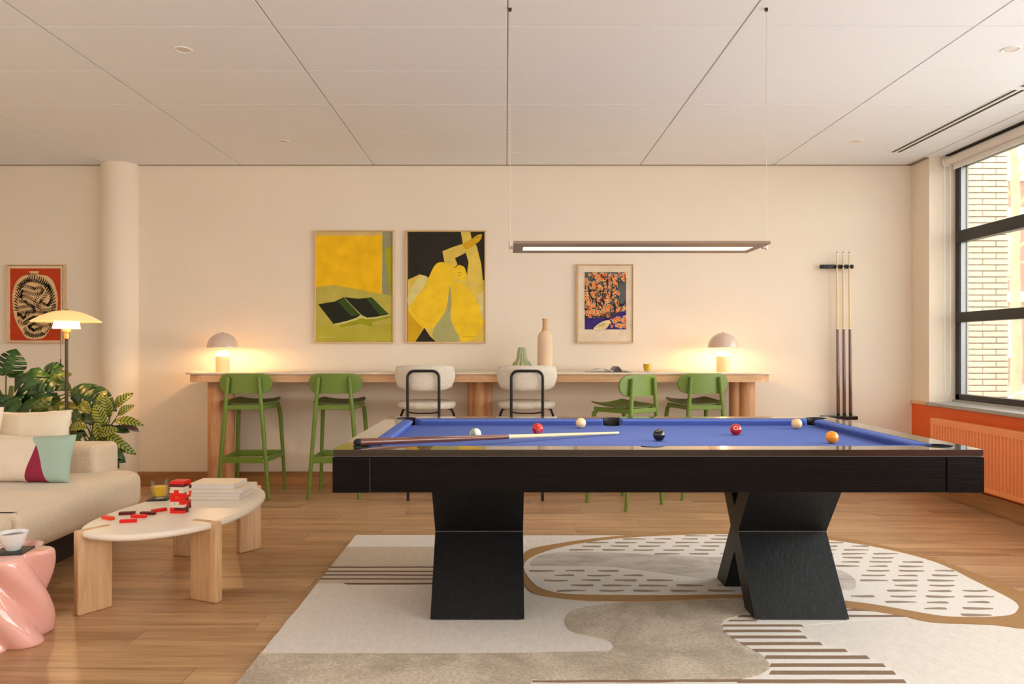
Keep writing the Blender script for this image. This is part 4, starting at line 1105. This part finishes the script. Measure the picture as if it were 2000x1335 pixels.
def juice_glass(loc, lab, r=.036, h=.078, fill=.72, grp='glasses of orange juice', thick=.0022):
    t = thing('juice_glass', lab, 'glass', loc, group=grp)
    bm = B(); lathe(bm, [(0, 0), (r * .72, 0), (r * .82, h * .12), (r * .97, h * .5), (r, h), (r - thick, h), (r * .97 - thick, h * .5), (r * .82 - thick, h * .14), (0, h * .08)], n=36); obj('tumbler', bm, 'tumbler', t, smooth=True)
    q = thick + .0006
    bm = B(); lathe(bm, [(0, h * .09), (r * .80 - q, h * .15), (r * .97 - q, h * .5), (r * (.97 + .03 * (fill - .5) * 2) - q, h * fill), (0, h * fill)], n=36); obj('juice', bm, 'juice', t, smooth=True)
    return t
juice_glass(bar_spot(1264, 6.2), 'small full glass of orange juice on the bar', .035, .074, .93)

# ------------------------------------------------------------------ coffee table
CT = .390
ct = thing('coffee_table', 'low coffee table with cream boat-shaped top and four slab oak legs', 'table', (-1.72, 3.9, 0))
top = catmull([(-1.985, 3.40), (-1.87, 3.325), (-1.70, 3.315), (-1.54, 3.40), (-1.42, 3.56), (-1.36, 3.80), (-1.36, 4.02), (-1.40, 4.24), (-1.475, 4.41), (-1.59, 4.50), (-1.75, 4.46), (-1.90, 4.30), (-2.005, 4.02), (-2.045, 3.77), (-2.04, 3.55)], 6)
bm = B(); plan(bm, [tuple(v) for v in top], round_rings(CT - .032, CT, .015, 5)); obj('tabletop', bm, 'tabletop', ct, smooth=True, world=True)
for (p, q) in (((-1.992, 3.372), (-1.902, 3.505)), ((-1.55, 3.612), (-1.395, 3.548)), ((-1.985, 4.365), (-1.865, 4.345)), ((-1.62, 4.405), (-1.530, 4.525))):
    bm = B(); obox(bm, p, q, .045, 0, CT + .0015, .009, 3); obj('leg', bm, 'ash_z', ct, smooth=True, angle=30, world=True)
# books: bottom to top
bz = CT + .001
for (x0, y0, x1, y1, h, a, lab) in ((-1.80, 4.075, -1.49, 4.30, .017, 0, 'white-edged book at the very bottom of the coffee-table stack'),
                                   (-1.79, 4.08, -1.49, 4.31, .017, 1, 'pale book second from the bottom of the coffee-table stack'),
                                   (-1.785, 4.09, -1.475, 4.32, .022, -1, 'large pale book second from the top of the coffee-table stack'),
                                   (-1.785, 4.10, -1.525, 4.29, .026, -2, 'thick cream book lying on top of the coffee-table stack')):
    cx, cy = (x0 + x1) / 2, (y0 + y1) / 2
    t = thing('book', lab, 'book', (cx, cy, bz), R(a), group='books stacked on the coffee table')
    hx, hy = (x1 - x0) / 2, (y1 - y0) / 2
    bm = B(); box(bm, (-hx + .003, -hy + .003, .002), (hx - .003, hy - .004, h - .0025)); obj('page_block', bm, 'paper', t)
    bm = B(); box(bm, (-hx, -hy, 0), (hx, hy, .002), .0005, 1); box(bm, (-hx, -hy, h - .0025), (hx, hy, h), .0005, 1); box(bm, (-hx, hy - .004, 0), (hx, hy, h), .0005, 1); obj('cover', bm, 'cover', t)
    bz += h + .0004
# coaster and glass
p = fl(302, 979, CT); gl = (p[0] + .0, p[1] + .06)
def coaster(c, z, s, rot, lab):
    t = thing('coaster', lab, 'coaster', (c[0], c[1], z), rot, group='dark square coasters')
    bm = B(); box(bm, (-s, -s, 0), (s, s, .007), .0015, 1); obj('slate', bm, 'slate', t)
    bm = B(); box(bm, (-s + .012, -s + .012, .0068), (s - .012, s - .012, .0076)); obj('inlay', bm, 'slate', t)
coaster(gl, CT, .055, R(8), 'dark square coaster under the juice glass on the coffee table')
juice_glass((gl[0], gl[1], CT + .0077), 'glass of orange juice on the coffee table coaster', .046, .100, .66)
# block tower
BL, BW_, BH = .075, .025, .0150
protoK = {}
def block(x, y, z, rz, col, lab, grp):
    if col not in protoK:
        bm = B(); box(bm, (-BL / 2, -BW_ / 2 + .0003, 0), (BL / 2, BW_ / 2 - .0003, BH - .0002), .0012, 1); protoK[col] = obj('wooden_block', bm, col); o = protoK[col]
    else: o = protoK[col].copy(); COL.objects.link(o)
    o.location = (x, y, z); o.rotation_euler = (0, 0, rz); tag(o, lab, 'block', grp); return o
cn = {'red': 'red', 'maroon': 'dark maroon', 'creamb': 'cream', 'orangered': 'orange-red'}
o_ = fl(345, 1003, CT); tx, ty = o_[0] + .0, o_[1] + .045; tr = R(-6)
# rows from the bottom: orientation 0 = long side to the viewer, 1 = ends to the viewer; colours front to back or left to right
lay = [(0, ['red', 'maroon', 'creamb']), (1, ['red', 'maroon', 'maroon']), (0, ['creamb', 'red', 'maroon']), (1, ['creamb', 'creamb', 'red']),
       (0, ['red', 'maroon', 'creamb']), (1, ['red', 'orangered', 'red']), (0, ['red', 'creamb', 'orangered']), (1, ['creamb', 'red', 'creamb']),
       (0, ['creamb', 'creamb', 'maroon']), (0, ['maroon', 'maroon', 'red']), (1, ['red', 'red', 'red'])]
ordn = ['lowest', 'second', 'third', 'fourth', 'fifth', 'sixth', 'seventh', 'eighth', 'ninth', 'tenth', 'topmost']
for k, (ori, cs) in enumerate(lay):
    j = rnd.uniform(-.0015, .0015)
    for i, col in enumerate(cs):
        off = (i - 1) * BW_
        if ori == 0: dx, dy, a = j + rnd.uniform(-.001, .003), off, 0
        else: dx, dy, a = off, j + rnd.uniform(-.003, .001), R(90)
        x = tx + dx * math.cos(tr) - dy * math.sin(tr); y = ty + dx * math.sin(tr) + dy * math.cos(tr)
        pos = (('front', 'middle', 'rear') if ori == 0 else ('left', 'middle', 'right'))[i]
        block(x, y, CT + k * BH, a + tr, col, '%s block, %s of the %s layer of the tower' % (cn[col], pos, ordn[k]), 'blocks stacked in the game tower')
for (x, y, rz, col, lab) in ((211, 1011, -30, 'orangered', 'orange-red loose block nearest the left tip of the coffee table'),
                             (248.5, 1002, 14, 'maroon', 'dark maroon loose block at the left behind the red ones'),
                             (250.5, 1017, 14, 'red', 'bright red loose block nearest the front edge of the coffee table'),
                             (271, 1008, -4, 'red', 'red loose block in the middle of the scattered blocks'),
                             (289, 1002, -2, 'maroon', 'dark maroon loose block right of the middle red one'),
                             (310.5, 996, 48, 'red', 'red loose block nearest the tower, tilted towards it')):
    p = fl(x, y, CT + .006); block(p[0], p[1], CT, R(rz), col, lab, 'loose blocks on the coffee table')

# ------------------------------------------------------------------ pink side table, cup
pk = thing('side_table', 'glossy pink twisted side table at the lower left', 'side table', (-2.125, 3.09, 0))
bm = B(); n = 120; H = .378; rings = []
prof = [(0, 0, 1), (.0, .004, 1)]
def lobe(a, s=1): return (.124 + .065 * (math.cos(2.5 * a) ** 2 + .004) ** .45) * s
zs = [(0, .97), (.006, 1.0)] + [(.006 + (H - .02) * i / 26, 1.0) for i in range(1, 27)] + [(H - .006, .985), (H - .001, .955), (H, .91)]
for z, s in zs:
    tw = (z / H) * R(118) + R(16); wz = 1 - .05 * math.sin(math.pi * z / H)
    rings.append([bm.verts.new((lobe(2 * math.pi * k / n + tw, s * wz) * math.cos(2 * math.pi * k / n), lobe(2 * math.pi * k / n + tw, s * wz) * math.sin(2 * math.pi * k / n), z)) for k in range(n)])
for a, b in zip(rings[:-1], rings[1:]):
    for k in range(n): bm.faces.new((a[k], a[(k + 1) % n], b[(k + 1) % n], b[k]))
bm.faces.new(rings[0][::-1]); bm.faces.new(rings[-1]); obj('twisted_body', bm, 'pink', pk, smooth=True, angle=60)
cc = (-2.085, 3.08)
coaster(cc, H, .062, R(10), 'dark square coaster under the white cup on the pink table')
t = thing('coffee_cup', 'white porcelain coffee cup on the pink side table', 'cup', (cc[0], cc[1] + .005, H + .0077))
bm = B(); lathe(bm, [(0, 0), (.026, 0), (.029, .004), (.040, .030), (.052, .058), (.058, .074), (.0555, .074), (.049, .056), (.036, .028), (.022, .008), (0, .006)], n=40); obj('cup_body', bm, 'porcelain', t, smooth=True)
bm = B(); tube(bm, [(-.050, -.012, .058), (-.064, -.016, .060), (-.076, -.02, .050), (-.074, -.02, .034), (-.060, -.016, .022), (-.040, -.01, .024)], .005, 10); obj('handle', bm, 'porcelain', t, smooth=True)
bm = B(); lathe(bm, [(0, .060), (.050, .060)], n=32); obj('coffee', bm, mat('coffee', (90, 56, 32), .2, var=0), t, smooth=True)

# ------------------------------------------------------------------ sofa
sf = thing('sofa', 'low cream linen sofa with rounded seat edge', 'sofa', (-2.9, 4.1, 0))
def soft(bm, pts, z0, z1, r, amp=.004):
    vs = plan(bm, pts, round_rings(z0, z1, r, 5)); return vs
def seat_plan(x0, y0, x1, y1, rf, rn):    # far right corner radius rf, near right corner radius rn
    pts = []
    for (cx, cy, r, a0) in ((x1 - rn, y0 + rn, rn, -90), (x1 - rf, y1 - rf, rf, 0), (x0 + .05, y1 - .05, .05, 90), (x0 + .05, y0 + .05, .05, 180)):
        for i in range(9): a = R(a0 + 90 * i / 8); pts.append((cx + r * math.cos(a), cy + r * math.sin(a)))
    out = []
    n = len(pts)
    for i in range(n):
        a = Vector(pts[i]); b = Vector(pts[(i + 1) % n]); k = max(1, int((b - a).length / .08))
        for s in range(k): out.append(tuple(a.lerp(b, s / k)))
    return out
bm = B(); plan(bm, seat_plan(-3.75, 3.53, -2.36, 4.86, .20, .035), round_rings(.215, .432, .055, 6)); obj('seat_cushion', bm, 'linen', sf, smooth=True, angle=60, world=True)
bm = B(); plan(bm, seat_plan(-3.75, 2.2, -2.36, 3.522, .06, .1), round_rings(.215, .440, .055, 6)); obj('seat_cushion', bm, 'linen', sf, smooth=True, angle=60, world=True)
bm = B(); plan(bm, seat_plan(-3.75, 4.72, -2.655, 5.02, .05, .05), round_rings(.20, .605, .045, 6)); obj('backrest', bm, 'linen', sf, smooth=True, angle=60, world=True)
bm = B(); box(bm, (-3.7, 2.35, .0), (-2.58, 4.7, .22), .01); obj('shadow_base', bm, 'shadow_base', sf, world=True)  # dark block put in for the shadow beneath the seats
def pillow(name, lab, W_, H_, T, loc, rx, rz, m, grp, seed, crush=0):
    t = thing(name, lab, 'cushion', loc, rz, group=grp); t.rotation_euler = (rx, 0, rz)
    bm = B(); n = 34; k = 24; G = {}
    for s in (0, 1):
        for i in range(n + 1):
            for j in range(k + 1):
                u = -1 + 2 * i / n; v = -1 + 2 * j / k
                e = max(0, (1 - u ** 4) * (1 - v ** 4)) ** .55
                x = u * W_ / 2 * (1 - .06 * (1 - u * u) * 0 - .05 * (1 - abs(v)) * abs(u)); z = H_ / 2 + v * H_ / 2 * (1 - .035 * (1 - abs(u)) * abs(v))
                wr = noise.noise((x * 7 + seed, z * 9, seed)) * .010 + noise.noise((x * 22 + seed, z * 20, seed)) * .003
                y = (T / 2 * e + wr * e) * (1 if s else -1)
                if crush: z -= crush * max(0, v) * (1 - u * u) ** 2 * .6 * (1 + noise.noise((x * 5, seed, 0)))
                if i in (0, n) or j in (0, k):
                    y = 0
                    z += noise.noise((x * 14, z * 14, seed)) * .004
                G[s, i, j] = bm.verts.new((x, y, z))
    for s in (0, 1):
        for i in range(n):
            for j in range(k):
                q = [G[s, i, j], G[s, i + 1, j], G[s, i + 1, j + 1], G[s, i, j + 1]]; bm.faces.new(q[::-1] if s else q)
    bmesh.ops.remove_doubles(bm, verts=bm.verts, dist=.0002)
    obj('cushion_cover', bm, m, t, smooth=True, angle=80); return t
# tricolour cover
def tri_mat():
    m, N, L, P = newmat('tricolour_linen')
    tc = N.new('ShaderNodeTexCoord'); sp = N.new('ShaderNodeSeparateXYZ'); L.new(tc.outputs['Object'], sp.inputs[0])
    def mth(op, a, b=None):
        nd = N.new('ShaderNodeMath'); nd.operation = op
        for i, v in enumerate((a, b)):
            if v is None: continue
            if isinstance(v, (int, float)): nd.inputs[i].default_value = v
            else: L.new(v, nd.inputs[i])
        return nd.outputs[0]
    X, Z = sp.outputs[0], sp.outputs[2]
    zz = mth('DIVIDE', Z, .22)                              # 0 bottom .. 1 apex height
    zc = mth('MINIMUM', zz, 1.0); top_ = mth('GREATER_THAN', zz, 1.0)
    ax, bl_, br_ = AX, BL_, BR_
    left = mth('ADD', bl_, mth('MULTIPLY', mth('POWER', mth('MAXIMUM', zc, 0), 1.25), ax - bl_))
    z2 = mth('MAXIMUM', mth('SUBTRACT', zz, 1.0), 0)
    left = mth('SUBTRACT', left, mth('MULTIPLY', mth('POWER', z2, .85), .17))
    right = mth('ADD', ax, mth('MULTIPLY', mth('POWER', mth('MAXIMUM', mth('SUBTRACT', 1.0, zc), 0), .8), br_ - ax))
    right = mth('SUBTRACT', right, mth('MULTIPLY', top_, 2.0))
    isl = mth('LESS_THAN', X, left); isr = mth('GREATER_THAN', X, right)
    mx1 = N.new('ShaderNodeMix'); mx1.data_type = 'RGBA'; mx1.inputs['A'].default_value = lin((150, 36, 66)); mx1.inputs['B'].default_value = lin((168, 192, 176)); L.new(isr, mx1.inputs['Factor'])
    mx2 = N.new('ShaderNodeMix'); mx2.data_type = 'RGBA'; mx2.inputs['B'].default_value = lin((232, 218, 198)); L.new(isl, mx2.inputs['Factor']); L.new(mx1.outputs['Result'], mx2.inputs['A'])
    n = N.new('ShaderNodeTexNoise'); n.inputs['Scale'].default_value = 240; L.new(tc.outputs['Object'], n.inputs[0])
    b = N.new('ShaderNodeBump'); b.inputs['Strength'].default_value = .4; b.inputs['Distance'].default_value = .003; L.new(n.outputs[0], b.inputs['Height']); L.new(b.outputs[0], P.inputs['Normal'])
    L.new(mx2.outputs['Result'], P.inputs['Base Color']); P.inputs['Roughness'].default_value = .95
    return m
AX, BL_, BR_ = .085, .035, .170
M['tri'] = tri_mat()
pillow('cushion', 'pale linen back cushion behind the tricolour cushion', .60, .42, .13, (-3.08, 4.61, .428), R(-8), R(0), 'linen_p', 'cushions on the sofa', 2.2, .02)
pillow('cushion', 'pale linen back cushion cut by the left edge of the picture', .70, .45, .13, (-3.47, 4.46, .428), R(-8), R(2), 'linen_p', 'cushions on the sofa', 5.5, .03)
pillow('cushion', 'cream, burgundy and mint tricolour cushion on the sofa', .58, .29, .12, (-2.905, 4.38, .43), R(-14), R(-3), 'tri', 'cushions on the sofa', 9.1, .012)

# ------------------------------------------------------------------ floor lamp
fx, fy = px(130, 700, 5.2).x, 5.2
t = thing('floor_lamp', 'floor lamp with glowing opal glass shades behind the sofa', 'lamp', (fx, fy, 0))
bm = B(); lathe(bm, [(0, 0), (.13, 0), (.13, .012), (.02, .02), (0, .02)], n=40); obj('base', bm, 'bronze', t, smooth=True)
bm = B(); cyl(bm, (0, 0, .02), (0, 0, 1.32), .0125, .0105, 16); obj('pole', bm, 'bronze', t, smooth=True)
bm = B(); lathe(bm, [(.010, 1.30), (.022, 1.305), (.022, 1.345), (.028, 1.350), (.030, 1.378), (.012, 1.382)], n=28); obj('socket', bm, 'brass', t, smooth=True)
bm = B(); lathe(bm, [(.089, 1.379), (.086, 1.386), (.076, 1.438), (.073, 1.438), (.083, 1.386)], n=48, closed_prof=True); obj('lower_shade', bm, 'opal_hot', t, smooth=True)
bm = B(); prof = [(.223, 1.430), (.20, 1.445), (.16, 1.468), (.11, 1.490), (.06, 1.503), (.02, 1.508)]
lathe(bm, prof + [(.02, 1.504)] + [(r, z - .005) for r, z in prof[::-1][1:]], n=64, closed_prof=True); obj('upper_shade', bm, 'opal_dim', t, smooth=True)
bm = B(); cyl(bm, (0, 0, 1.38), (0, 0, 1.512), .006, n=10); cyl(bm, (0, 0, 1.505), (0, 0, 1.516), .02, .012, 16); obj('finial', bm, 'brass', t, smooth=True)
bm = B(); cyl(bm, (-.03, -.02, 1.16), (-.03, -.02, 1.37), .0012, n=6); cyl(bm, (-.03, -.02, 1.135), (-.03, -.02, 1.162), .004, n=8); obj('pull_chain', bm, 'bronze', t, smooth=True)
point('lamp_bulb', (0, 0, 1.395), 14, (1, .66, .34), .03, t)

# ------------------------------------------------------------------ plants
def leaf_green(name, c1, c2, stripes=None):
    m, N, L, P = newmat(name)
    tc = N.new('ShaderNodeTexCoord')
    n = N.new('ShaderNodeTexNoise'); n.inputs['Scale'].default_value = 9; L.new(tc.outputs['Object'], n.inputs[0])
    r = N.new('ShaderNodeValToRGB'); r.color_ramp.elements[0].color = lin(c1); r.color_ramp.elements[1].color = lin(c2); r.color_ramp.elements[0].position = .35; r.color_ramp.elements[1].position = .65
    L.new(n.outputs[0], r.inputs[0]); col = r.outputs[0]
    if stripes:
        sp = N.new('ShaderNodeSeparateXYZ'); L.new(tc.outputs['Object'], sp.inputs[0])
        def mth(op, a, b=None):
            nd = N.new('ShaderNodeMath'); nd.operation = op
            for i, v in enumerate((a, b)):
                if v is None: continue
                if isinstance(v, (int, float)): nd.inputs[i].default_value = v
                else: L.new(v, nd.inputs[i])
            return nd.outputs[0]
        ab = mth('ABSOLUTE', sp.outputs[0])
        ph = mth('MULTIPLY', mth('SUBTRACT', sp.outputs[1], mth('MULTIPLY', ab, .75)), 300.0)
        st = mth('GREATER_THAN', mth('SINE', ph), .35)
        mid = mth('LESS_THAN', ab, .0016)
        f = mth('MAXIMUM', st, mid)
        mx = N.new('ShaderNodeMix'); mx.data_type = 'RGBA'; L.new(f, mx.inputs['Factor']); L.new(col, mx.inputs['A']); mx.inputs['B'].default_value = lin(stripes); col = mx.outputs['Result']
    L.new(col, P.inputs['Base Color']); P.inputs['Roughness'].default_value = .35
    return m
M['leaf_dark'] = leaf_green('monstera_leaf', (22, 52, 14), (46, 84, 22))
M['leaf_olive'] = leaf_green('olive_leaf', (70, 86, 22), (110, 122, 38))
M['leaf_strip'] = leaf_green('striped_leaf', (150, 150, 40), (176, 170, 62), (44, 66, 18))
M['leaf_strip_dk'] = leaf_green('striped_dark_leaf', (62, 84, 26), (92, 108, 34), (28, 46, 14))
M['leaf_under'] = leaf_green('maroon_leaf_underside', (62, 40, 30), (84, 60, 40))
def mesh_of(bm, mats):
    bmesh.ops.recalc_face_normals(bm, faces=bm.faces); me = bpy.data.meshes.new('leaf'); bm.to_mesh(me); bm.free()
    for m in mats: me.materials.append(M[m])
    for p in me.polygons: p.use_smooth = True
    return me
def monstera_mesh(W_, L_, nl, droop, m):
    bm = B()
    def wid(t): return W_ * (math.sin(math.pi * min(1, (t * .93 + .07)) ** .72)) ** .75
    out = []
    for s in (1,):
        pts = [(0, .0)]
        pts += [(.25 * W_, -.06 * L_), (.62 * W_, -.03 * L_)]
        for i in range(nl):
            t0 = .06 + .88 * i / nl; t1 = .06 + .88 * (i + 1) / nl; g = .03
            for q in (.15, .5, .85):
                tt = t0 + (t1 - t0) * q; w_ = wid(tt); pts.append((w_, tt * L_ + w_ * .10))
            if i < nl - 1:
                pts.append((wid(t1) * .96, (t1 - .012) * L_ + wid(t1) * .08)); pts.append((wid(t1) * .34, (t1 - .035) * L_)); pts.append((wid(t1) * .34, (t1 - .005) * L_)); pts.append((wid(t1) * .97, (t1 + .02) * L_ + wid(t1) * .10))
        pts.append((.0, L_ * 1.02))
    full = pts + [(-x, y) for x, y in pts[::-1][1:-1]]
    # dense strips so the blade can bend
    P = [Vector((x, y, 0)) for x, y in full]; V = [bm.verts.new(p) for p in P]
    for tri in tessellate_polygon([P]):
        try: bm.faces.new([V[i] for i in tri])
        except ValueError: pass
    bmesh.ops.subdivide_edges(bm, edges=bm.edges, cuts=2, use_grid_fill=True)
    bmesh.ops.triangulate(bm, faces=bm.faces)
    for v in bm.verts:
        x, y = v.co.x, v.co.y; v.co.z = .28 * abs(x) - 1.3 * x * x / W_ * .5 - droop * (max(0, y) / L_) ** 2 * L_ + noise.noise((x * 12, y * 12, L_)) * .008
        v.co.y = y - .25 * droop * max(0, y) ** 2 / L_
    r = bmesh.ops.extrude_face_region(bm, geom=list(bm.faces)); vs = [e for e in r['geom'] if isinstance(e, bmesh.types.BMVert)]; bmesh.ops.translate(bm, verts=vs, vec=(0, 0, -.0012))
    return mesh_of(bm, [m])
def lens_mesh(W_, L_, droop, m, fold=.3):
    bm = B(); nx, ny = 6, 14; G = {}
    for sd in (0, 1):
        for j in range(ny + 1):
            v = j / ny; w_ = W_ / 2 * math.sin(math.pi * (v * .985 + .0075)) ** .72
            for i in range(nx + 1):
                u = -1 + 2 * i / nx; x = u * w_
                z = fold * abs(x) - droop * v * v * L_ + .003 * math.sin(9 * v + 3 * u) - sd * .0012
                G[sd, i, j] = bm.verts.new((x, v * L_ * (1 - .2 * droop * v), z))
    for sd in (0, 1):
        for j in range(ny):
            for i in range(nx):
                q = [G[sd, i, j], G[sd, i + 1, j], G[sd, i + 1, j + 1], G[sd, i, j + 1]]; bm.faces.new(q if sd == 0 else q[::-1])
    for j in range(ny):
        for i in (0, nx): bm.faces.new((G[0, i, j], G[1, i, j], G[1, i, j + 1], G[0, i, j + 1]))
    return mesh_of(bm, m if isinstance(m, list) else [m])
def put_leaf(parent, me, base, tip_dir, face_dir, root=None, stem_r=.004, scale=1):
    o = bpy.data.objects.new('leaf', me); COL.objects.link(o)
    Y = Vector(tip_dir).normalized(); Zz = Vector(face_dir); Zz = (Zz - Y * Zz.dot(Y)).normalized(); X = Y.cross(Zz)
    mt = Matrix((X, Y, Zz)).transposed().to_4x4(); pl = Vector(parent.location)
    o.matrix_local = Matrix.Translation(Vector(base) - pl) @ mt @ Matrix.Scale(scale, 4); o.parent = parent
    if root is not None:
        a = Vector(root); b = Vector(base); mid = (a + b) / 2 + Vector((0, 0, .12 * (b - a).length)) - Y * .03
        bm = B(); tube(bm, [tuple(v) for v in catmull([a, mid, b - Y * .0, b + Y * .01], 5, closed=False)], stem_r, 7); obj('petiole', bm, 'stem', o if False else parent, smooth=True, world=True)
    return o
# monstera
mx_, my_ = px(15, 800, 5.55).x, 5.55
mon = thing('monstera_plant', 'large dark green monstera plant behind the sofa at the left edge', 'plant', (mx_, my_, 0))
bm = B(); lathe(bm, [(0, 0), (.13, 0), (.17, .30), (.18, .31), (.165, .31), (.15, .28)], n=36); obj('pot', bm, 'pot', mon, smooth=True)
bm = B(); lathe(bm, [(0, .285), (.155, .285)], n=24); obj('soil', bm, 'soil', mon)
bm = B(); tube(bm, [(0, 0, .28), (.02, 0, .5), (0, .01, .75), (.03, 0, .95)], [.03, .028, .025, .015], 10); obj('trunk', bm, 'stem', mon, smooth=True)
mA = monstera_mesh(.17, .34, 5, .25, 'leaf_dark'); mB = monstera_mesh(.15, .36, 5, .55, 'leaf_dark'); mC = monstera_mesh(.10, .26, 4, .5, 'leaf_dark'); mD = monstera_mesh(.09, .24, 4, .6, 'leaf_olive')
rt = (mx_, my_, .45)
def lf(me, x, y, d, tip, face, sc=1.0, par=None, root=None, sr=.005): put_leaf(par or mon, me, px(x, y, d), tip, face, root or rt, sr, sc)
lf(mA, 12, 732, 5.45, (.25, 0, .95), (.3, -1, .2), .62)
lf(mB, 52, 728, 5.35, (.55, -.3, -.8), (.25, -1, .35), .92)
lf(mC, 60, 735, 5.4, (.95, -.1, .05), (0, -.55, .85), 1.15)
lf(mC, 118, 722, 5.45, (-.8, -.1, .35), (.1, -.8, .5), .62)
lf(mD, 100, 735, 5.42, (.7, .1, .3), (0, -.9, .4), .55)
lf(mB, 5, 770, 5.3, (-.4, -.2, -.6), (.1, -1, .5), .8)
lf(mC, 40, 782, 5.25, (-.9, -.1, -.1), (0, -.7, .7), 1.15)
lf(mC, 48, 788, 5.25, (.95, -.15, -.05), (0, -.6, .8), 1.2)
lf(mD, 70, 800, 5.2, (.4, -.1, .5), (.1, -1, .3), .55)
lf(mC, 150, 762, 5.35, (.95, -.1, -.25), (.1, -.8, .6), 1.15)
lf(mC, 140, 770, 5.36, (.7, -.1, .45), (-.2, -.9, .3), .62)
lf(mD, 110, 790, 5.4, (-.6, 0, .35), (0, -.9, .4), .8)
lf(mD, 95, 800, 5.3, (.9, 0, .4), (0, -.7, .7), .9)
# striped calathea
cx_, cy_ = px(185, 850, 5.35).x, 5.35
cal = thing('calathea_plant', 'bushy plant with yellow-green striped leaves behind the sofa corner', 'plant', (cx_, cy_, 0))
bm = B(); lathe(bm, [(0, 0), (.11, 0), (.135, .24), (.145, .25), (.13, .25), (.12, .22)], n=36); obj('pot', bm, 'pot', cal, smooth=True)
bm = B(); lathe(bm, [(0, .225), (.125, .225)], n=24); obj('soil', bm, 'soil', cal)
l1 = lens_mesh(.085, .17, .25, 'leaf_strip'); l2 = lens_mesh(.075, .20, .5, 'leaf_strip'); l3 = lens_mesh(.08, .18, .35, 'leaf_strip_dk'); l4 = lens_mesh(.075, .17, .3, 'leaf_dark'); l5 = lens_mesh(.06, .15, .3, 'leaf_under')
rc = (cx_, cy_, .24)
CL = [(l1, 222, 796, 5.25, (.75, -.1, .75), (-.3, -1, .3), 1.0), (l1, 230, 810, 5.22, (.6, -.15, .45), (-.2, -1, .4), .8), (l1, 215, 815, 5.2, (-.15, -.2, .8), (.1, -1, .15), 1.0),
      (l1, 205, 832, 5.15, (-.35, -.2, .9), (.2, -1, .2), 1.05), (l2, 222, 822, 5.15, (1, -.1, .15), (0, -.75, .65), .95), (l5, 236, 826, 5.25, (1, .1, -.35), (0, -.8, .6), .9),
      (l2, 205, 845, 5.1, (.75, -.3, -.35), (.1, -.9, .5), 1.0), (l3, 195, 828, 5.2, (-.6, -.1, .35), (0, -1, .4), 1.0), (l2, 188, 822, 5.1, (.25, -.3, -.75), (0, -1, .25), 1.0),
      (l3, 208, 852, 5.1, (.6, -.2, -.6), (.1, -1, .4), .95), (l4, 198, 860, 5.1, (.45, -.2, -.75), (.1, -1, .3), .8), (l3, 200, 872, 5.05, (.9, -.15, -.35), (.1, -.9, .5), .95),
      (l3, 198, 875, 5.08, (.25, -.1, -.95), (.1, -1, .1), 1.05), (l4, 190, 880, 5.1, (.0, -.1, -1), (.1, -1, .1), 1.0), (l3, 165, 845, 5.08, (-.5, -.2, -.35), (-.1, -1, .4), 1.0),
      (l2, 172, 835, 5.1, (-.75, -.1, .15), (0, -.8, .5), .9), (l1, 178, 808, 5.2, (-.5, .1, .5), (0, -1, .3), .85), (l4, 180, 815, 5.25, (.1, 0, .9), (0, -1, .1), .8),
      (l2, 160, 815, 5.2, (-.4, -.1, -.5), (0, -1, .3), .9), (l4, 205, 808, 5.3, (.1, .1, .8), (.3, -1, .1), .75), (l3, 160, 862, 5.12, (-.1, -.2, -.8), (-.2, -1, .2), .9),
      (l2, 165, 800, 5.3, (-.85, 0, .4), (0, -.9, .5), .9), (l5, 178, 845, 5.2, (.3, 0, -.6), (0, -1, .2), .9), (l4, 215, 835, 5.25, (.8, 0, -.1), (0, -.9, .5), .8), (l5, 168, 858, 5.25, (.2, 0, -.7), (0, -1, .2), 1.0),
      (l4, 150, 850, 5.3, (.1, 0, -.9), (0, -1, .1), 1.0), (l4, 175, 868, 5.25, (-.1, 0, -.9), (0, -1, .1), 1.0), (l3, 185, 862, 5.2, (.1, -.1, -.9), (0, -1, .1), 1.0), (l2, 150, 825, 5.3, (-.3, 0, -.8), (0, -1, .1), .9),
      (l3, 196, 868, 5.06, (.55, -.1, -.8), (.1, -1, .2), 1.15), (l4, 202, 884, 5.07, (.85, -.1, -.3), (.1, -1, .35), .95), (l4, 203, 886, 5.06, (.35, 0, -.95), (0, -1, .15), .9),
      (l2, 212, 858, 5.12, (.9, -.1, -.35), (.1, -.9, .5), 1.0), (l1, 190, 850, 5.09, (.5, -.1, .2), (0, -1, .35), .9), (l3, 182, 838, 5.1, (.3, -.2, -.75), (.1, -1, .2), 1.0),
      (l1, 176, 858, 5.1, (-.35, -.1, -.7), (0, -1, .2), .9), (l2, 190, 800, 5.28, (.2, 0, .8), (.1, -1, .1), .8), (l5, 200, 835, 5.2, (.5, 0, -.5), (0, -1, .3), .9), (l4, 170, 850, 5.22, (-.5, 0, .2), (0, -1, .2), 1.0),
      (l4, 185, 842, 5.26, (.6, 0, .1), (0, -1, .2), 1.0), (l3, 158, 838, 5.2, (-.2, -.1, .6), (0, -1, .2), .9), (l4, 195, 855, 5.24, (.3, 0, -.8), (0, -1, .2), 1.1)]
for (me, x, y, d, tip, face, sc) in CL: put_leaf(cal, me, px(x, y, d), tip, face, rc, .003, sc)
